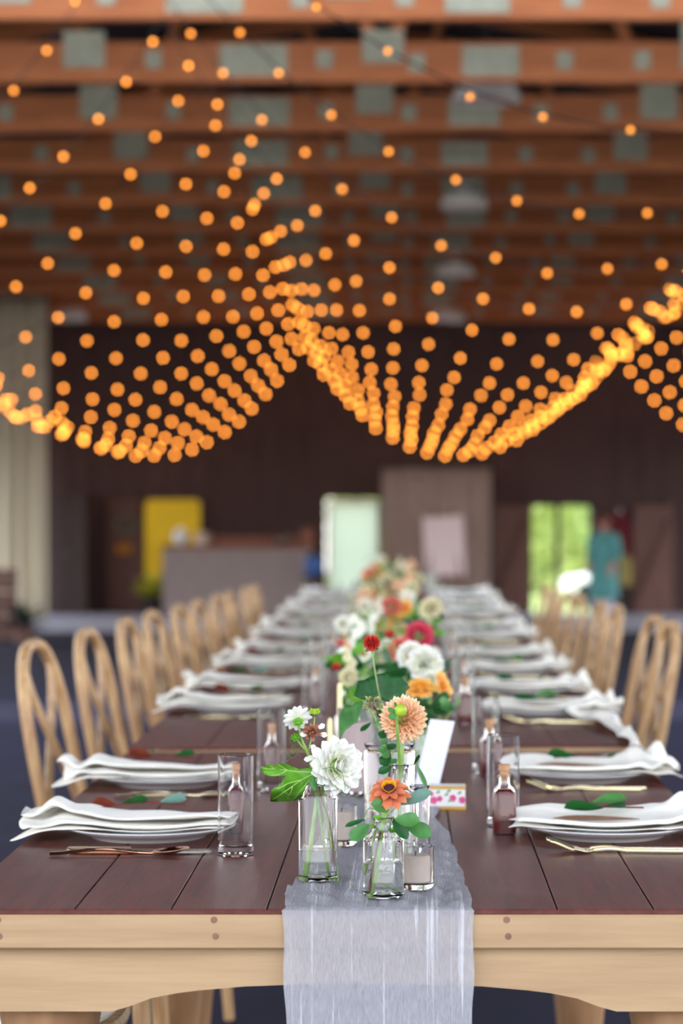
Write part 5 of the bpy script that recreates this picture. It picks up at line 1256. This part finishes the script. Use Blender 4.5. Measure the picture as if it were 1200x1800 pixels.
# ------------------------------------------------------------------ standing person in a teal tunic
d = 34.8; pzf = zfl(d) if d <= 33.4 else zfl(d)
M['skin'] = mat('skin', srgb(206, 142, 122), .55, noise=.06, nscale=40); M['hair'] = mat('auburn_hair', srgb(112, 60, 52), .6, noise=.3, nscale=80)
M['teal'] = mat('teal_cloth', srgb(92, 158, 158), .8, noise=.12, nscale=10); M['trous'] = mat('pale_lilac_trousers', srgb(190, 188, 210), .85); M['shoe'] = mat('dark_shoe', srgb(50, 46, 56), .6)
t = thing('person', 'person in a long teal tunic and pale trousers standing beside the garden doorway', 'person', (gx(1060, d), d, pzf), R(-32))
HT = 1.64
J = {'pelvis': (0, 0, .90), 'waist': (0, .01, 1.04), 'chest': (0, .0, 1.22), 'neck': (0, .005, 1.395), 'nk2': (0, -.005, 1.44), 'head': (0, -.015, 1.53), 'top': (0, -.005, 1.60)}
edges = [('pelvis', 'waist'), ('waist', 'chest'), ('chest', 'neck'), ('neck', 'nk2'), ('nk2', 'head'), ('head', 'top')]
RAD = {'pelvis': .135, 'waist': .115, 'chest': .13, 'neck': .055, 'nk2': .05, 'head': .088, 'top': .06}
for s, n_ in ((-1, 'r'), (1, 'l')):
    for nm, p_, rd, pr in (('sh', (s * .165, .0, 1.335), .058, 'chest'), ('el', (s * .215, .03, 1.08), .043, 'sh'), ('wr', (s * .19, -.10, .89), .029, 'el'), ('hn', (s * .175, -.135, .835), .030, 'wr'),
                           ('hip', (s * .085, 0, .84), .098, 'pelvis'), ('kn', (s * .09, -.015, .47), .06, 'hip'), ('an', (s * .095, .015, .085), .036, 'kn'), ('to', (s * .11, -.12, .035), .033, 'an')):
        J[nm + n_] = p_; RAD[nm + n_] = rd; edges.append((pr if pr in ('chest', 'pelvis') else pr + n_, nm + n_))
    for k in range(5):
        b0 = Vector(J['hn' + n_]); sp = (k - 2) * .014
        if k == 0: f1, f2 = b0 + Vector((-s * .02, -.03, .01)), b0 + Vector((-s * .026, -.05, -.018))
        else: f1, f2 = b0 + Vector((s * .004, sp - .01, -.045 - .004 * (k in (2, 3)))), b0 + Vector((-s * .008, sp - .018, -.078 - .008 * (k in (2, 3))))
        J['f%da%s' % (k, n_)] = tuple(f1); J['f%db%s' % (k, n_)] = tuple(f2); RAD['f%da%s' % (k, n_)] = .0095; RAD['f%db%s' % (k, n_)] = .0075
        edges += [('hn' + n_, 'f%da%s' % (k, n_)), ('f%da%s' % (k, n_), 'f%db%s' % (k, n_))]
nmz = list(J); ix = {n_: i for i, n_ in enumerate(nmz)}
me = bpy.data.meshes.new('body'); me.from_pydata([J[n_] for n_ in nmz], [(ix[a], ix[b_]) for a, b_ in edges], []); me.materials.append(M['skin'])
bo = bpy.data.objects.new('body', me); COL.objects.link(bo); bo.parent = t
sk = bo.modifiers.new('skin', 'SKIN'); sk.use_smooth_shade = True
for i, n_ in enumerate(nmz):
    sv = me.skin_vertices[0].data[i]; sv.radius = (RAD[n_] * (1.12 if n_ in ('chest', 'waist', 'pelvis') else 1), RAD[n_] * (.78 if n_ in ('chest', 'waist', 'pelvis') else 1)); sv.use_root = (n_ == 'pelvis')
sb = bo.modifiers.new('subdivision', 'SUBSURF'); sb.levels = 2; sb.render_levels = 2
b = MB(); b.ball((0, -.108, 1.525), .016, 8, 6, sc_=(.8, 1, 1.4)); b.build('nose', M['skin'], t)
M['eyes'] = mat('dark_eye', srgb(40, 30, 30), .2); M['lips'] = mat('lips', srgb(170, 84, 80), .5)
for s in (-1, 1):
    b = MB(); b.ball((s * .034, -.088, 1.548), .012, 8, 6); b.build('eye', M['eyes'], t)
    b = MB(); b.ball((s * .09, .0, 1.535), .024, 8, 6, sc_=(.4, .7, 1.2)); b.build('ear', M['skin'], t)
b = MB(); b.ball((0, -.094, 1.48), .02, 10, 6, sc_=(1.2, .5, .4)); b.build('mouth', M['lips'], t)
b = MB(); b.ball((0, .018, 1.555), .105, 18, 12, sc_=(.98, 1.0, 1.02)); b.ball((0, .075, 1.45), .075, 14, 10, sc_=(1, .7, 1.3)); b.build('hair', M['hair'], t)
def ringtube(spec, seg=28):
    b = MB(); vs = []; n_ = len(spec)
    for (z, rx, ry, cy__) in spec:
        for k in range(seg):
            a = 2 * math.pi * k / seg; vs.append((rx * math.cos(a), cy__ + ry * math.sin(a), z))
    b.add(vs, [(i * seg + k, i * seg + (k + 1) % seg, (i + 1) * seg + (k + 1) % seg, (i + 1) * seg + k) for i in range(n_ - 1) for k in range(seg)]); return b
b = ringtube([(.42, .225, .175, .01), (.60, .215, .165, .01), (.85, .195, .15, .0), (1.0, .168, .128, .0), (1.1, .158, .122, 0), (1.22, .178, .13, 0), (1.32, .185, .115, 0), (1.37, .13, .09, 0), (1.40, .075, .075, 0)])
for s in (-1, 1): b.tube(bez([(s * .15, 0, 1.34), (s * .205, .015, 1.2), (s * .218, .03, 1.07), (s * .20, -.06, .95)], 12), [.078, .075, .072, .07, .066, .064, .062, .06, .056, .055, .054, .053, .052][:13], 12)
b.build('tunic', M['teal'], t, solid=.006)
for s in (-1, 1):
    b = MB(); b.tube(bez([(s * .085, 0, .86), (s * .09, -.012, .47), (s * .096, .012, .1)], 12), [.115, .11, .105, .1, .09, .085, .08, .075, .07, .068, .066, .064, .062][:13], 14); b.build('trouser_leg', M['trous'], t)
    b = MB(); b.ball((s * .104, -.045, .045), .06, 12, 8, sc_=(.8, 1.9, .75)); b.build('shoe', M['shoe'], t)
